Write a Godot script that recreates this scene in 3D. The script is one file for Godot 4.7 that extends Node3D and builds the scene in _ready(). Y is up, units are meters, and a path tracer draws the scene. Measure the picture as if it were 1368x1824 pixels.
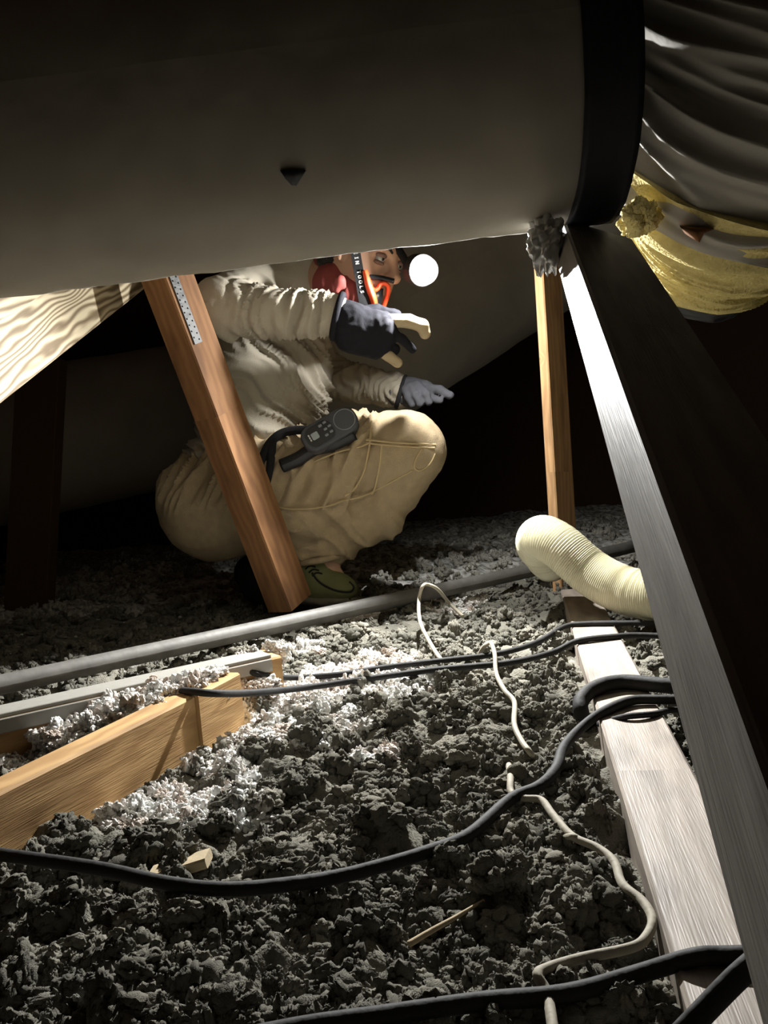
extends Node3D
# A dim attic: a worker squats behind a wrapped duct, his headlamp is the only light.

const FOCAL := 1518.0
var eye_at := Vector3(0, 0.39, 0)
var cam_b := Basis()
var M := {}
var used := {}
var warp := FastNoiseLite.new()
var n_low := FastNoiseLite.new()
var n_cell := FastNoiseLite.new()
var n_mid := FastNoiseLite.new()
var n_fine := FastNoiseLite.new()
var n_ridge := FastNoiseLite.new()
var n_cloth := FastNoiseLite.new()
var rng := RandomNumberGenerator.new()

# ------------------------------------------------------------------ measuring
func P(px: float, py: float, d: float) -> Vector3:      # the point that deep along the view
	return eye_at + cam_b * Vector3((px - 684.0) / FOCAL * d, -(py - 912.0) / FOCAL * d, -d)

func G(px: float, py: float, d: float) -> Vector3:      # the near hand, held out towards the viewer
	return P(px, py, d)

func W(x: float, y: float, z: float) -> Vector3:        # a direction: right, up, towards the viewer
	return (cam_b * Vector3(x, y, z)).normalized()

func F(px: float, py: float, h: float) -> Vector3:      # where the sight line meets the height h
	var dir: Vector3 = P(px, py, 1.0) - eye_at
	return eye_at + dir * ((h - eye_at.y) / dir.y)

func loc(p: Vector3) -> Vector3:
	return cam_b.transposed() * (p - eye_at)

# ------------------------------------------------------------------ mesh building
class MB:
	var v := PackedVector3Array()
	var n := PackedVector3Array()
	var uv := PackedVector2Array()
	var col := PackedColorArray()
	var idx := PackedInt32Array()

	func add(p: Vector3, t := Vector2.ZERO) -> int:
		v.append(p); uv.append(t)
		return v.size() - 1

	func quad(a: int, b: int, c: int, d: int) -> void:
		idx.append_array([a, b, c, a, c, d])

	func flat(a: Vector3, b: Vector3, c: Vector3, d: Vector3, ta := Vector2.ZERO, tb := Vector2.ZERO, tc := Vector2.ZERO, td := Vector2.ZERO) -> void:
		quad(add(a, ta), add(b, tb), add(c, tc), add(d, td))

	func outward() -> void:                              # turns a closed mesh so that its faces look out (clockwise from outside)
		var vol := 0.0
		for i in range(0, idx.size(), 3):
			vol += v[idx[i]].dot(v[idx[i + 1]].cross(v[idx[i + 2]]))
		if vol > 0.0:
			for i in range(0, idx.size(), 3):
				var t := idx[i + 1]; idx[i + 1] = idx[i + 2]; idx[i + 2] = t

	func normals() -> void:
		n.resize(v.size()); n.fill(Vector3.ZERO)
		for i in range(0, idx.size(), 3):
			var a := idx[i]; var b := idx[i + 1]; var c := idx[i + 2]
			var f := (v[c] - v[a]).cross(v[b] - v[a])
			n[a] += f; n[b] += f; n[c] += f
		for i in n.size():
			n[i] = n[i].normalized() if n[i].length_squared() > 1e-24 else Vector3.UP

	func join(o: MB) -> void:
		var at := v.size()
		v.append_array(o.v); uv.append_array(o.uv)
		for i in o.idx:
			idx.append(at + i)

	func mesh(origin: Vector3, closed := true) -> ArrayMesh:
		if closed:
			outward()
		normals()
		var pts := PackedVector3Array()
		pts.resize(v.size())
		for i in v.size():
			pts[i] = v[i] - origin
		var arr := []
		arr.resize(Mesh.ARRAY_MAX)
		arr[Mesh.ARRAY_VERTEX] = pts; arr[Mesh.ARRAY_NORMAL] = n; arr[Mesh.ARRAY_TEX_UV] = uv; arr[Mesh.ARRAY_INDEX] = idx
		if col.size() == v.size():
			arr[Mesh.ARRAY_COLOR] = col
		var m := ArrayMesh.new()
		m.add_surface_from_arrays(Mesh.PRIMITIVE_TRIANGLES, arr)
		return m

func numbered(called: String, parent: Node) -> String:
	var key := str(parent.get_instance_id()) + called
	used[key] = used.get(key, -1) + 1
	return called if used[key] == 0 else "%s_%03d" % [called, used[key]]

func tag(o: Node, label: String, category: String, group := "", kind := "") -> void:
	if label: o.set_meta("label", label)
	if category: o.set_meta("category", category)
	if group: o.set_meta("group", group)
	if kind: o.set_meta("kind", kind)

func thing(called: String, at: Vector3, label: String, category: String, group := "") -> Node3D:
	var o := Node3D.new()
	o.name = numbered(called, self); o.position = at
	add_child(o, true)
	tag(o, label, category, group)
	return o

func origin_of(n: Node) -> Vector3:
	var p := Vector3.ZERO
	while n != self:
		p += (n as Node3D).position
		n = n.get_parent()
	return p

func part(called: String, mb: MB, mat: Material, parent: Node, closed := true) -> MeshInstance3D:
	var o := MeshInstance3D.new()
	o.name = numbered(called, parent)
	var at := origin_of(parent) if parent != self else base_of(mb)
	o.mesh = mb.mesh(at, closed)
	o.material_override = mat
	o.cast_shadow = GeometryInstance3D.SHADOW_CASTING_SETTING_ON
	if parent == self: o.position = at
	parent.add_child(o, true)
	return o

func base_of(mb: MB) -> Vector3:
	var lo := Vector3(1e9, 1e9, 1e9); var hi := -lo
	for p in mb.v:
		lo = lo.min(p); hi = hi.max(p)
	return Vector3((lo.x + hi.x) / 2, lo.y, (lo.z + hi.z) / 2)

func solo(called: String, mb: MB, mat: Material, label: String, category: String, group := "", kind := "") -> MeshInstance3D:
	var o := part(called, mb, mat, self)
	tag(o, label, category, group, kind)
	return o

# a squared length of timber from a to b; side is the direction its width runs in
func beam(a: Vector3, b: Vector3, side: Vector3, w: float, t: float, ch := 0.003, warp_amp := 0.0) -> MB:
	var m := MB.new()
	var u := (b - a).normalized()
	var x := (side - u * side.dot(u)).normalized()
	var y := u.cross(x)
	var prof := [Vector2(-w / 2 + ch, -t / 2), Vector2(w / 2 - ch, -t / 2), Vector2(w / 2, -t / 2 + ch), Vector2(w / 2, t / 2 - ch), Vector2(w / 2 - ch, t / 2), Vector2(-w / 2 + ch, t / 2), Vector2(-w / 2, t / 2 - ch), Vector2(-w / 2, -t / 2 + ch)]
	var length := a.distance_to(b)
	var segs := maxi(2, int(length / 0.04))
	var around := 0.0
	for k in 8:
		var p: Vector2 = prof[k]; var q: Vector2 = prof[(k + 1) % 8]
		var wide := p.distance_to(q)
		for s in segs:
			var r := [float(s) / segs, float(s + 1) / segs]
			var pts := []
			for f in r:
				for c in [p, q]:
					var o: Vector3 = a + u * length * f + x * c.x + y * c.y
					var key := o * 9.0
					pts.append(o + (x * warp.get_noise_3dv(key) + y * warp.get_noise_3dv(key + Vector3(7, 3, 1))) * warp_amp)
			m.flat(pts[0], pts[1], pts[3], pts[2], Vector2(r[0] * length, around), Vector2(r[0] * length, around + wide), Vector2(r[1] * length, around + wide), Vector2(r[1] * length, around))
		around += wide
	for e in [a, b]:
		var c := m.add(e, Vector2(0, 0))
		for k in 8:
			var p: Vector2 = prof[k]; var q: Vector2 = prof[(k + 1) % 8]
			var i := m.add(e + x * p.x + y * p.y, p); var j := m.add(e + x * q.x + y * q.y, q)
			if e == a: m.idx.append_array([c, j, i])
			else: m.idx.append_array([c, i, j])
	return m

func curve_points(pts: Array, per := 8) -> Array:
	var out := []
	var n := pts.size()
	for i in n - 1:
		var p0: Vector3 = pts[maxi(i - 1, 0)]; var p1: Vector3 = pts[i]; var p2: Vector3 = pts[i + 1]; var p3: Vector3 = pts[mini(i + 2, n - 1)]
		for k in per:
			out.append(p1.cubic_interpolate(p2, p0, p3, float(k) / per))
	out.append(pts[n - 1])
	return out

# a round tube along the points; radius(t) 0..1; shape(t, angle) adds to the radius
func tube(pts: Array, radius: Callable, sides := 12, caps := true, flat_ := 1.0, up_hint := Vector3.UP) -> MB:
	var m := MB.new()
	var n := pts.size()
	var total := 0.0
	var far := [0.0]
	for i in range(1, n):
		total += (pts[i] as Vector3).distance_to(pts[i - 1])
		far.append(total)
	var up := up_hint
	var rings := []
	for i in n:
		var u: Vector3 = ((pts[mini(i + 1, n - 1)] as Vector3) - (pts[maxi(i - 1, 0)] as Vector3)).normalized()
		up = up - u * up.dot(u)
		if up.length() < 1e-4: up = u.cross(Vector3.RIGHT)
		up = up.normalized()
		var x := u.cross(up)
		var t: float = far[i] / maxf(total, 1e-6)
		var first := m.v.size()
		for k in sides + 1:
			var ang := TAU * k / sides
			var r: float = radius.call(t, ang)
			m.add(pts[i] + x * cos(ang) * r + up * sin(ang) * r * flat_, Vector2(far[i], float(k) / sides))
		rings.append(first)
	for i in n - 1:
		for k in sides:
			var a: int = rings[i] + k; var b: int = rings[i + 1] + k
			m.quad(a, a + 1, b + 1, b)
	if caps:
		for e in [0, n - 1]:
			var c := m.add(pts[e], Vector2(far[e], 0))
			for k in sides:
				if e == 0: m.idx.append_array([c, rings[0] + k + 1, rings[0] + k])
				else: m.idx.append_array([c, rings[e] + k, rings[e] + k + 1])
	return m

func cable(pix: Array, h: float, r: float, per := 6) -> MB:     # a cable lying that high over the joists
	var pts := []
	for p in pix:
		pts.append(F(p[0], p[1], h + (p[2] if p.size() > 2 else 0.0)))
	return tube(curve_points(pts, per), func(_t, _a): return r, 10)

# a flat slab with a rounded outline: outline in the plane (x, y), from -t/2 to t/2 along z, edges rounded by e
func slab(outline: PackedVector2Array, at: Vector3, x: Vector3, y: Vector3, t: float, e := 0.0) -> MB:
	var m := MB.new()
	var z := x.cross(y).normalized()
	var c := Vector2.ZERO
	for p in outline: c += p / outline.size()
	var rings := [[-t / 2, e], [-t / 2 + e, 0.0], [t / 2 - e, 0.0], [t / 2, e]] if e > 0 else [[-t / 2, 0.0], [t / 2, 0.0]]
	var n := outline.size()
	for r in rings:
		for p in outline:
			var q := p - (p - c).normalized() * (r[1] as float)
			m.add(at + x * q.x + y * q.y + z * (r[0] as float), q)
	for i in rings.size() - 1:
		for k in n:
			var k2 := (k + 1) % n
			m.quad(i * n + k, i * n + k2, (i + 1) * n + k2, (i + 1) * n + k)
	var tris := Geometry2D.triangulate_polygon(outline)
	var top := (rings.size() - 1) * n
	for i in range(0, tris.size(), 3):
		m.idx.append_array([tris[i], tris[i + 2], tris[i + 1], top + tris[i], top + tris[i + 1], top + tris[i + 2]])
	return m

func rounded(w: float, h: float, r: float, per := 5) -> PackedVector2Array:
	var o := PackedVector2Array()
	for q in 4:
		var c := Vector2((w / 2 - r) * (1 if q in [0, 3] else -1), (h / 2 - r) * (1 if q in [0, 1] else -1))
		for k in per + 1:
			var a := (q + float(k) / per) * PI / 2
			o.append(c + Vector2(cos(a), sin(a)) * r)
	return o

# ------------------------------------------------------------------ bodies: distance fields meshed as surface nets
# a shape is [a, b, ra, rb, k] (tapered capsule) or [centre, basis, radii, k] (ellipsoid); k < 0 carves
func cap(a: Vector3, b: Vector3, ra: float, rb: float, k := 0.03) -> Array:
	return [a, b, ra, rb, k]

func ell(c: Vector3, b: Basis, r: Vector3, k := 0.02) -> Array:
	return [c, b, r, k]

func dist(s: Array, p: Vector3) -> float:
	if s.size() == 5:
		var a: Vector3 = s[0]; var ab: Vector3 = s[1] - a
		var t := clampf((p - a).dot(ab) / maxf(ab.length_squared(), 1e-9), 0.0, 1.0)
		return (p - a - ab * t).length() - lerpf(s[2], s[3], t)
	var q: Vector3 = (s[1] as Basis).transposed() * (p - (s[0] as Vector3))
	var r: Vector3 = s[2]
	var k0 := (q / r).length(); var k1 := (q / (r * r)).length()
	return k0 * (k0 - 1.0) / maxf(k1, 1e-6)

func field_at(shapes: Array, p: Vector3) -> float:
	var f := 1.0
	for s in shapes:
		var k: float = s[-1]
		var d := dist(s, p)
		if k > 0.0:
			var h := maxf(k - absf(f - d), 0.0) / k
			f = minf(f, d) - h * h * k * 0.25
	return f

func touch(shapes: Array, px: float, py: float, lift := 0.0) -> Vector3:   # where the sight line first meets a body
	var d := 1.2
	for i in 120:
		var f := field_at(shapes, P(px, py, d)) - lift
		if f < 0.0008: break
		d += f * 0.8
	return P(px, py, d)

func nets(shapes: Array, cell: float, disp = null) -> MB:
	var lo := Vector3(1e9, 1e9, 1e9); var hi := -lo
	for s in shapes:
		if (s[-1] as float) < 0.0: continue
		if s.size() == 5:
			var r := Vector3.ONE * maxf(s[2], s[3])
			lo = lo.min((s[0] as Vector3) - r).min((s[1] as Vector3) - r); hi = hi.max((s[0] as Vector3) + r).max((s[1] as Vector3) + r)
		else:
			var r := Vector3.ONE * maxf(s[2].x, maxf(s[2].y, s[2].z))
			lo = lo.min((s[0] as Vector3) - r); hi = hi.max((s[0] as Vector3) + r)
	lo -= Vector3.ONE * cell * 3; hi += Vector3.ONE * cell * 3
	var nx := int((hi.x - lo.x) / cell) + 2; var ny := int((hi.y - lo.y) / cell) + 2; var nz := int((hi.z - lo.z) / cell) + 2
	var f := PackedFloat32Array()
	f.resize(nx * ny * nz); f.fill(1.0)
	for s in shapes:
		var k: float = s[-1]
		var carve := k < 0.0
		k = absf(k)
		var pad := k * 0.5 + cell * 3
		var l: Vector3; var g: Vector3
		var is_cap: bool = s.size() == 5
		if is_cap:
			var r := Vector3.ONE * (maxf(s[2], s[3]) + pad)
			l = (s[0] as Vector3).min(s[1]) - r; g = (s[0] as Vector3).max(s[1]) + r
		else:
			var r := Vector3.ONE * (maxf(s[2].x, maxf(s[2].y, s[2].z)) + pad)
			l = (s[0] as Vector3) - r; g = (s[0] as Vector3) + r
		var a: Vector3 = s[0]
		var ab: Vector3 = (s[1] - a) if is_cap else Vector3.ZERO
		var inv := 1.0 / maxf(ab.length_squared(), 1e-9)
		var ra: float = s[2] if is_cap else 0.0
		var dr: float = (s[3] - ra) if is_cap else 0.0
		for iz in range(maxi(0, int((l.z - lo.z) / cell)), mini(nz, int((g.z - lo.z) / cell) + 2)):
			for iy in range(maxi(0, int((l.y - lo.y) / cell)), mini(ny, int((g.y - lo.y) / cell) + 2)):
				var row := (iz * ny + iy) * nx
				for ix in range(maxi(0, int((l.x - lo.x) / cell)), mini(nx, int((g.x - lo.x) / cell) + 2)):
					var p := lo + Vector3(ix, iy, iz) * cell
					var d: float
					if is_cap:
						var t := clampf((p - a).dot(ab) * inv, 0.0, 1.0)
						d = (p - a - ab * t).length() - ra - dr * t
					else:
						d = dist(s, p)
					var o := f[row + ix]
					if carve:
						var h := maxf(k - absf(o + d), 0.0) / k
						f[row + ix] = maxf(o, -d) + h * h * k * 0.25
					else:
						var h := maxf(k - absf(o - d), 0.0) / k
						f[row + ix] = minf(o, d) - h * h * k * 0.25
	var m := MB.new()
	var id := PackedInt32Array()
	id.resize(f.size()); id.fill(-1)
	var near := cell * 2.0
	var sy := nx; var sz := nx * ny
	var edges := [[0, 1], [2, 3], [4, 5], [6, 7], [0, 2], [1, 3], [4, 6], [5, 7], [0, 4], [1, 5], [2, 6], [3, 7]]
	var offs := [0, 1, sy, sy + 1, sz, sz + 1, sz + sy, sz + sy + 1]
	for iz in nz - 1:
		for iy in ny - 1:
			var row := (iz * ny + iy) * nx
			for ix in nx - 1:
				var at := row + ix
				if absf(f[at]) > near: continue
				var c := 0
				for q in 8:
					if f[at + offs[q]] < 0.0: c += 1
				if c == 0 or c == 8: continue
				var sum := Vector3.ZERO; var cnt := 0
				for e in edges:
					var i: int = e[0]; var j: int = e[1]
					var fa := f[at + offs[i]]; var fb := f[at + offs[j]]
					if (fa < 0.0) != (fb < 0.0):
						var t := fa / (fa - fb)
						sum += Vector3(i & 1, (i >> 1) & 1, i >> 2).lerp(Vector3(j & 1, (j >> 1) & 1, j >> 2), t)
						cnt += 1
				id[at] = m.add(lo + (Vector3(ix, iy, iz) + sum / cnt) * cell)
	var steps := [[1, sy, sz], [sy, sz, 1], [sz, 1, sy]]
	for iz in range(1, nz - 1):
		for iy in range(1, ny - 1):
			var row := (iz * ny + iy) * nx
			for ix in range(1, nx - 1):
				var at := row + ix
				if absf(f[at]) > near: continue
				for s in steps:
					if (f[at] < 0.0) == (f[at + s[0]] < 0.0): continue
					var a := id[at]; var b := id[at - s[1]]; var c := id[at - s[1] - s[2]]; var d := id[at - s[2]]
					if a < 0 or b < 0 or c < 0 or d < 0: continue
					if f[at] < 0.0: m.quad(a, d, c, b)
					else: m.quad(a, b, c, d)
	if disp != null:
		m.outward(); m.normals()
		for i in m.v.size():
			m.v[i] += m.n[i] * (disp.call(m.v[i], m.n[i]) as float)
	return m

# ------------------------------------------------------------------ materials
func noise_tex(freq: float, bump := 4.0, kind := FastNoiseLite.TYPE_SIMPLEX_SMOOTH, sd := 1, octaves := 4) -> NoiseTexture2D:
	var t := NoiseTexture2D.new()
	var n := FastNoiseLite.new()
	n.noise_type = kind; n.frequency = freq; n.seed = sd; n.fractal_octaves = octaves
	t.noise = n; t.width = 512; t.height = 512; t.seamless = true
	t.as_normal_map = true; t.bump_strength = bump
	return t

func mottle(a: Color, b: Color, freq: float, sd := 3) -> NoiseTexture2D:
	var t := NoiseTexture2D.new()
	var n := FastNoiseLite.new()
	n.frequency = freq; n.seed = sd; n.fractal_octaves = 5
	t.noise = n; t.width = 512; t.height = 512; t.seamless = true
	var g := Gradient.new()
	g.set_color(0, a); g.set_color(1, b)
	t.color_ramp = g
	return t

func mat(c: Color, rough := 0.9, metal := 0.0, spec := 0.5) -> StandardMaterial3D:
	var m := StandardMaterial3D.new()
	m.albedo_color = c; m.roughness = rough; m.metallic = metal; m.metallic_specular = spec
	return m

func tri(m: StandardMaterial3D, scale: float, normal: Texture2D = null, strength := 1.0, albedo: Texture2D = null) -> StandardMaterial3D:
	m.uv1_triplanar = true; m.uv1_scale = Vector3.ONE * scale
	if normal:
		m.normal_enabled = true; m.normal_texture = normal; m.normal_scale = strength
	if albedo:
		m.albedo_texture = albedo
	return m

# sawn softwood: u runs along the board; rings wander, knots push them aside
func wood(light: Color, dark: Color, rings: float, wander: float, knots: Array, sd: int, contrast := 1.0, dirt := 0.25, sharp := 1.0) -> Array:
	var w := 512; var h := 256
	var im := Image.create(w, h, false, Image.FORMAT_RGB8)
	var bump := Image.create(w, h, false, Image.FORMAT_RGB8)
	var n := FastNoiseLite.new(); n.seed = sd; n.frequency = 1.0; n.fractal_octaves = 3
	for y in h:
		for x in w:
			var u := float(x) / w; var v := float(y) / h
			var g := v + wander * n.get_noise_2d(u * 2.2, v * 2.0 + sd)
			var k_dark := 0.0
			for k in knots:
				var du: float = (u - k[0]) * k[3]; var dv: float = v - k[1]
				var dd := sqrt(du * du + dv * dv)
				g += signf(dv) * k[2] * exp(-dd * 5.0 / k[4]) * (1.0 if absf(dv) > 1e-4 else 0.0)
				g = lerpf(g, dd * 1.6 + 0.5, exp(-dd * dd * 60.0 / k[4]))
				k_dark = maxf(k_dark, exp(-dd * dd * 900.0 / k[4]))
			var s := 0.5 + 0.5 * sin(TAU * g * rings + 0.7 * n.get_noise_2d(u * 4.0, v * 6.0))
			s = pow(s, sharp)
			var fibre := n.get_noise_2d(u * 8.0, v * 170.0)
			var stain := n.get_noise_2d(u * 3.0 + 40.0, v * 3.0)
			var f := clampf(s * contrast + 0.13 * fibre + k_dark, 0.0, 1.0)
			var c := light.lerp(dark, f)
			c = c.lerp(dark * 0.75, clampf(stain * dirt * 2.0, 0.0, 0.6))
			im.set_pixel(x, y, c)
			var b := clampf(0.5 - 0.2 * s + 0.25 * fibre, 0.0, 1.0)
			bump.set_pixel(x, y, Color(b, b, b))
	bump.bump_map_to_normal_map(3.0)
	return [ImageTexture.create_from_image(im), ImageTexture.create_from_image(bump)]

func wood_mat(tex: Array, su: float, sv: float, rough := 0.75, off := Vector2.ZERO, tint := Color.WHITE, spec := 0.4) -> StandardMaterial3D:
	var m := mat(tint, rough, 0.0, spec)
	m.albedo_texture = tex[0]
	m.normal_enabled = true; m.normal_texture = tex[1]; m.normal_scale = 0.35
	m.uv1_scale = Vector3(su, sv, 1); m.uv1_offset = Vector3(off.x, off.y, 0)
	return m

func fill_materials() -> void:
	var weave := noise_tex(0.16, 5.0, FastNoiseLite.TYPE_SIMPLEX_SMOOTH, 5, 3)
	var lint := noise_tex(0.05, 14.0, FastNoiseLite.TYPE_SIMPLEX, 8, 5)
	var soft := noise_tex(0.012, 6.0, FastNoiseLite.TYPE_SIMPLEX_SMOOTH, 9, 4)
	M.shirt = tri(mat(Color(0.66, 0.63, 0.57), 0.95, 0, 0.2), 6.0, weave, 0.5)
	M.trousers = tri(mat(Color(0.69, 0.62, 0.51), 0.92, 0, 0.25), 5.0, weave, 0.6, mottle(Color(0.88, 0.88, 0.88), Color(1.0, 0.99, 0.96), 0.012))
	M.seam = mat(Color(0.74, 0.66, 0.50), 0.9)
	M.skin = mat(Color(0.70, 0.55, 0.46), 0.6)
	M.red_skin = mat(Color(0.50, 0.22, 0.20), 0.8)
	M.hair = tri(mat(Color(0.09, 0.075, 0.07), 0.7), 10.0, lint, 0.8)
	M.eye_white = mat(Color(0.60, 0.60, 0.60), 0.2)
	M.lid = mat(Color(0.45, 0.34, 0.31), 0.7)
	M.iris = mat(Color(0.10, 0.08, 0.07), 0.15)
	M.glove = tri(mat(Color(0.13, 0.13, 0.15), 0.9, 0, 0.25), 9.0, weave, 0.9)
	M.glove_tan = tri(mat(Color(0.70, 0.63, 0.51), 0.85, 0, 0.3), 9.0, weave, 0.6)
	M.glove_grey = tri(mat(Color(0.33, 0.33, 0.35), 0.9, 0, 0.25), 9.0, weave, 0.8)
	M.boot = tri(mat(Color(0.42, 0.43, 0.29), 0.8, 0, 0.3), 7.0, soft, 0.5)
	M.boot_dark = tri(mat(Color(0.08, 0.08, 0.085), 0.8), 7.0, soft, 0.5)
	M.sole = mat(Color(0.40, 0.38, 0.33), 0.85)
	M.black = mat(Color(0.06, 0.06, 0.065), 0.6)
	M.strap = tri(mat(Color(0.10, 0.10, 0.11), 0.9), 12.0, weave, 0.6)
	M.white_print = mat(Color(0.85, 0.85, 0.85), 0.8)
	M.orange = mat(Color(0.95, 0.33, 0.16), 0.45)
	M.lens_dark = mat(Color(0.13, 0.14, 0.15), 0.15)
	M.case_grey = mat(Color(0.27, 0.28, 0.30), 0.55)
	M.case_dark = mat(Color(0.11, 0.115, 0.125), 0.5)
	M.screen = mat(Color(0.62, 0.66, 0.68), 0.25)
	M.key = mat(Color(0.52, 0.54, 0.56), 0.5)
	M.duct = tri(mat(Color(0.76, 0.73, 0.67), 0.72, 0, 0.35), 1.3, soft, 0.35, mottle(Color(0.86, 0.86, 0.86), Color(1.0, 1.0, 1.0), 0.006, 11))
	M.duct_tape = tri(mat(Color(0.16, 0.16, 0.18), 0.6), 3.0, soft, 0.4)
	M.jacket = tri(mat(Color(0.64, 0.62, 0.58), 0.68, 0, 0.35), 2.5, soft, 0.5)
	M.batt = tri(mat(Color(0.93, 0.87, 0.62), 0.9, 0, 0.2), 6.0, lint, 0.6, mottle(Color(0.85, 0.82, 0.75), Color(1.0, 1.0, 0.97), 0.02, 4))
	M.tear = mat(Color(0.50, 0.33, 0.18), 0.95)
	M.foil = tri(mat(Color(0.95, 0.95, 0.95), 0.28, 0.5), 6.0, soft, 1.2)
	M.hose = mat(Color(0.90, 0.885, 0.79), 0.5)
	M.pipe = tri(mat(Color(0.47, 0.46, 0.44), 0.6), 3.0, soft, 0.3, mottle(Color(0.7, 0.7, 0.7), Color(1, 1, 1), 0.02, 6))
	M.trim = tri(mat(Color(0.62, 0.61, 0.58), 0.5), 3.0, soft, 0.2)
	M.cable_black = tri(mat(Color(0.085, 0.08, 0.075), 0.75), 8.0, soft, 0.5)
	M.cable_white = tri(mat(Color(0.66, 0.63, 0.56), 0.75), 8.0, soft, 0.5)
	M.steel = tri(mat(Color(0.30, 0.30, 0.30), 0.55, 0.6), 8.0, soft, 0.6)
	M.wool = tri(mat(Color(1, 1, 1), 1.0, 0, 0.0), 9.0, lint, 0.6)
	M.tuft = tri(mat(Color(1, 1, 1), 1.0, 0, 0.0), 0.55, lint, 0.8)
	M.tuft.vertex_color_use_as_albedo = true
	M.wool.vertex_color_use_as_albedo = true
	M.straw = tri(mat(Color(0.74, 0.67, 0.54), 0.85), 6.0, soft, 0.4)
	M.deck = tri(mat(Color(0.30, 0.22, 0.15), 0.9), 1.5, soft, 0.4)
	M.board = tri(mat(Color(0.5, 0.47, 0.42), 0.95), 1.5, soft, 0.3)
	var pale := wood(Color(0.84, 0.79, 0.68), Color(0.42, 0.35, 0.25), 15.0, 0.13, [[0.52, 0.55, 0.20, 2.6, 1.4]], 21, 0.9, 0.05, 1.5)
	M.rafter = wood_mat(pale, 1.0 / 0.95, 1.0 / 0.19, 0.7, Vector2.ZERO, Color(0.90, 0.89, 0.87))
	var fir := wood(Color(0.80, 0.64, 0.46), Color(0.58, 0.42, 0.28), 9.0, 0.08, [[0.6, 0.4, 0.1, 5.0, 0.35]], 4, 0.35, 0.3)
	M.fir = wood_mat(fir, 1.4, 6.0, 0.7)
	M.fir_red = wood_mat(fir, 1.8, 5.0, 0.75, Vector2(0.3, 0.2), Color(0.66, 0.60, 0.55))
	M.joist_fir = wood_mat(wood(Color(0.80, 0.65, 0.45), Color(0.60, 0.45, 0.28), 5.0, 0.22, [[0.45, 0.5, 0.2, 2.5, 0.8]], 9, 0.5, 0.3), 1.7, 5.0, 0.75)
	var grey := wood(Color(0.64, 0.62, 0.59), Color(0.50, 0.48, 0.45), 6.0, 0.1, [], 14, 0.35, 0.45)
	M.strut = wood_mat(grey, 1.2, 7.0, 0.5, Vector2.ZERO, Color(1, 1, 1), 0.5)
	M.joist_grey = wood_mat(grey, 1.6, 5.0, 0.55, Vector2(0.2, 0.5), Color(1.02, 0.98, 0.95), 0.5)

# ------------------------------------------------------------------ the scene
func _ready() -> void:
	rng.seed = 7
	# camera
	cam_b = Basis.from_euler(Vector3(deg_to_rad(-3.8), 0, 0)) * Basis(Vector3(0, 0, 1), deg_to_rad(-5.0))
	var cam := Camera3D.new()
	cam.name = "camera"
	cam.fov = rad_to_deg(2.0 * atan(912.0 / FOCAL))
	cam.near = 0.03
	cam.transform = Transform3D(cam_b, eye_at)
	add_child(cam)
	# air and exposure
	var we := WorldEnvironment.new()
	we.name = "environment"
	var e := Environment.new()
	e.background_mode = Environment.BG_COLOR
	e.background_color = Color(0, 0, 0)
	e.tonemap_mode = Environment.TONE_MAPPER_LINEAR
	e.tonemap_exposure = 1.0
	e.sdfgi_enabled = true; e.ssao_enabled = true; e.ssil_enabled = true
	we.environment = e
	add_child(we)
	# the headlamp's light
	var lamp_at := P(757, 482, 1.845)
	var lamp := OmniLight3D.new()
	lamp.name = "headlamp_glow"
	lamp.position = P(758, 483, 1.823)
	lamp.light_color = Color(1.0, 1.0, 0.99)
	lamp.light_energy = 0.55
	lamp.light_size = 0.012
	lamp.omni_range = 12.0; lamp.omni_attenuation = 2.0
	lamp.shadow_enabled = true
	add_child(lamp)
	var beam_light := SpotLight3D.new()
	beam_light.name = "headlamp_beam"
	beam_light.position = P(758, 483, 1.822)
	beam_light.look_at_from_position(beam_light.position, F(500, 1430, 0.0), Vector3.UP)
	beam_light.light_color = Color(1.0, 1.0, 0.99)
	beam_light.light_energy = 3.6
	beam_light.light_size = 0.012
	beam_light.spot_angle = 60.0; beam_light.spot_angle_attenuation = 0.7
	beam_light.spot_range = 12.0; beam_light.spot_attenuation = 2.0
	beam_light.shadow_enabled = true
	add_child(beam_light)

	for it in [[warp, FastNoiseLite.TYPE_SIMPLEX_SMOOTH, 1.0, 1], [n_low, FastNoiseLite.TYPE_SIMPLEX_SMOOTH, 5.0, 2], [n_cell, FastNoiseLite.TYPE_CELLULAR, 24.0, 3], [n_mid, FastNoiseLite.TYPE_SIMPLEX_SMOOTH, 34.0, 4], [n_fine, FastNoiseLite.TYPE_SIMPLEX_SMOOTH, 110.0, 5], [n_ridge, FastNoiseLite.TYPE_SIMPLEX_SMOOTH, 1.0, 6], [n_cloth, FastNoiseLite.TYPE_SIMPLEX_SMOOTH, 1.0, 8]]:
		var n: FastNoiseLite = it[0]
		n.noise_type = it[1]; n.frequency = it[2]; n.seed = it[3]
		n.fractal_type = FastNoiseLite.FRACTAL_NONE
	n_ridge.fractal_type = FastNoiseLite.FRACTAL_RIDGED; n_ridge.fractal_octaves = 3
	n_fine.fractal_type = FastNoiseLite.FRACTAL_FBM; n_fine.fractal_octaves = 2
	n_cell.cellular_return_type = FastNoiseLite.RETURN_DISTANCE
	fill_materials()

	room()
	insulation()
	ducts()
	timber()
	services()
	person(lamp_at)
	small_things()

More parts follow.
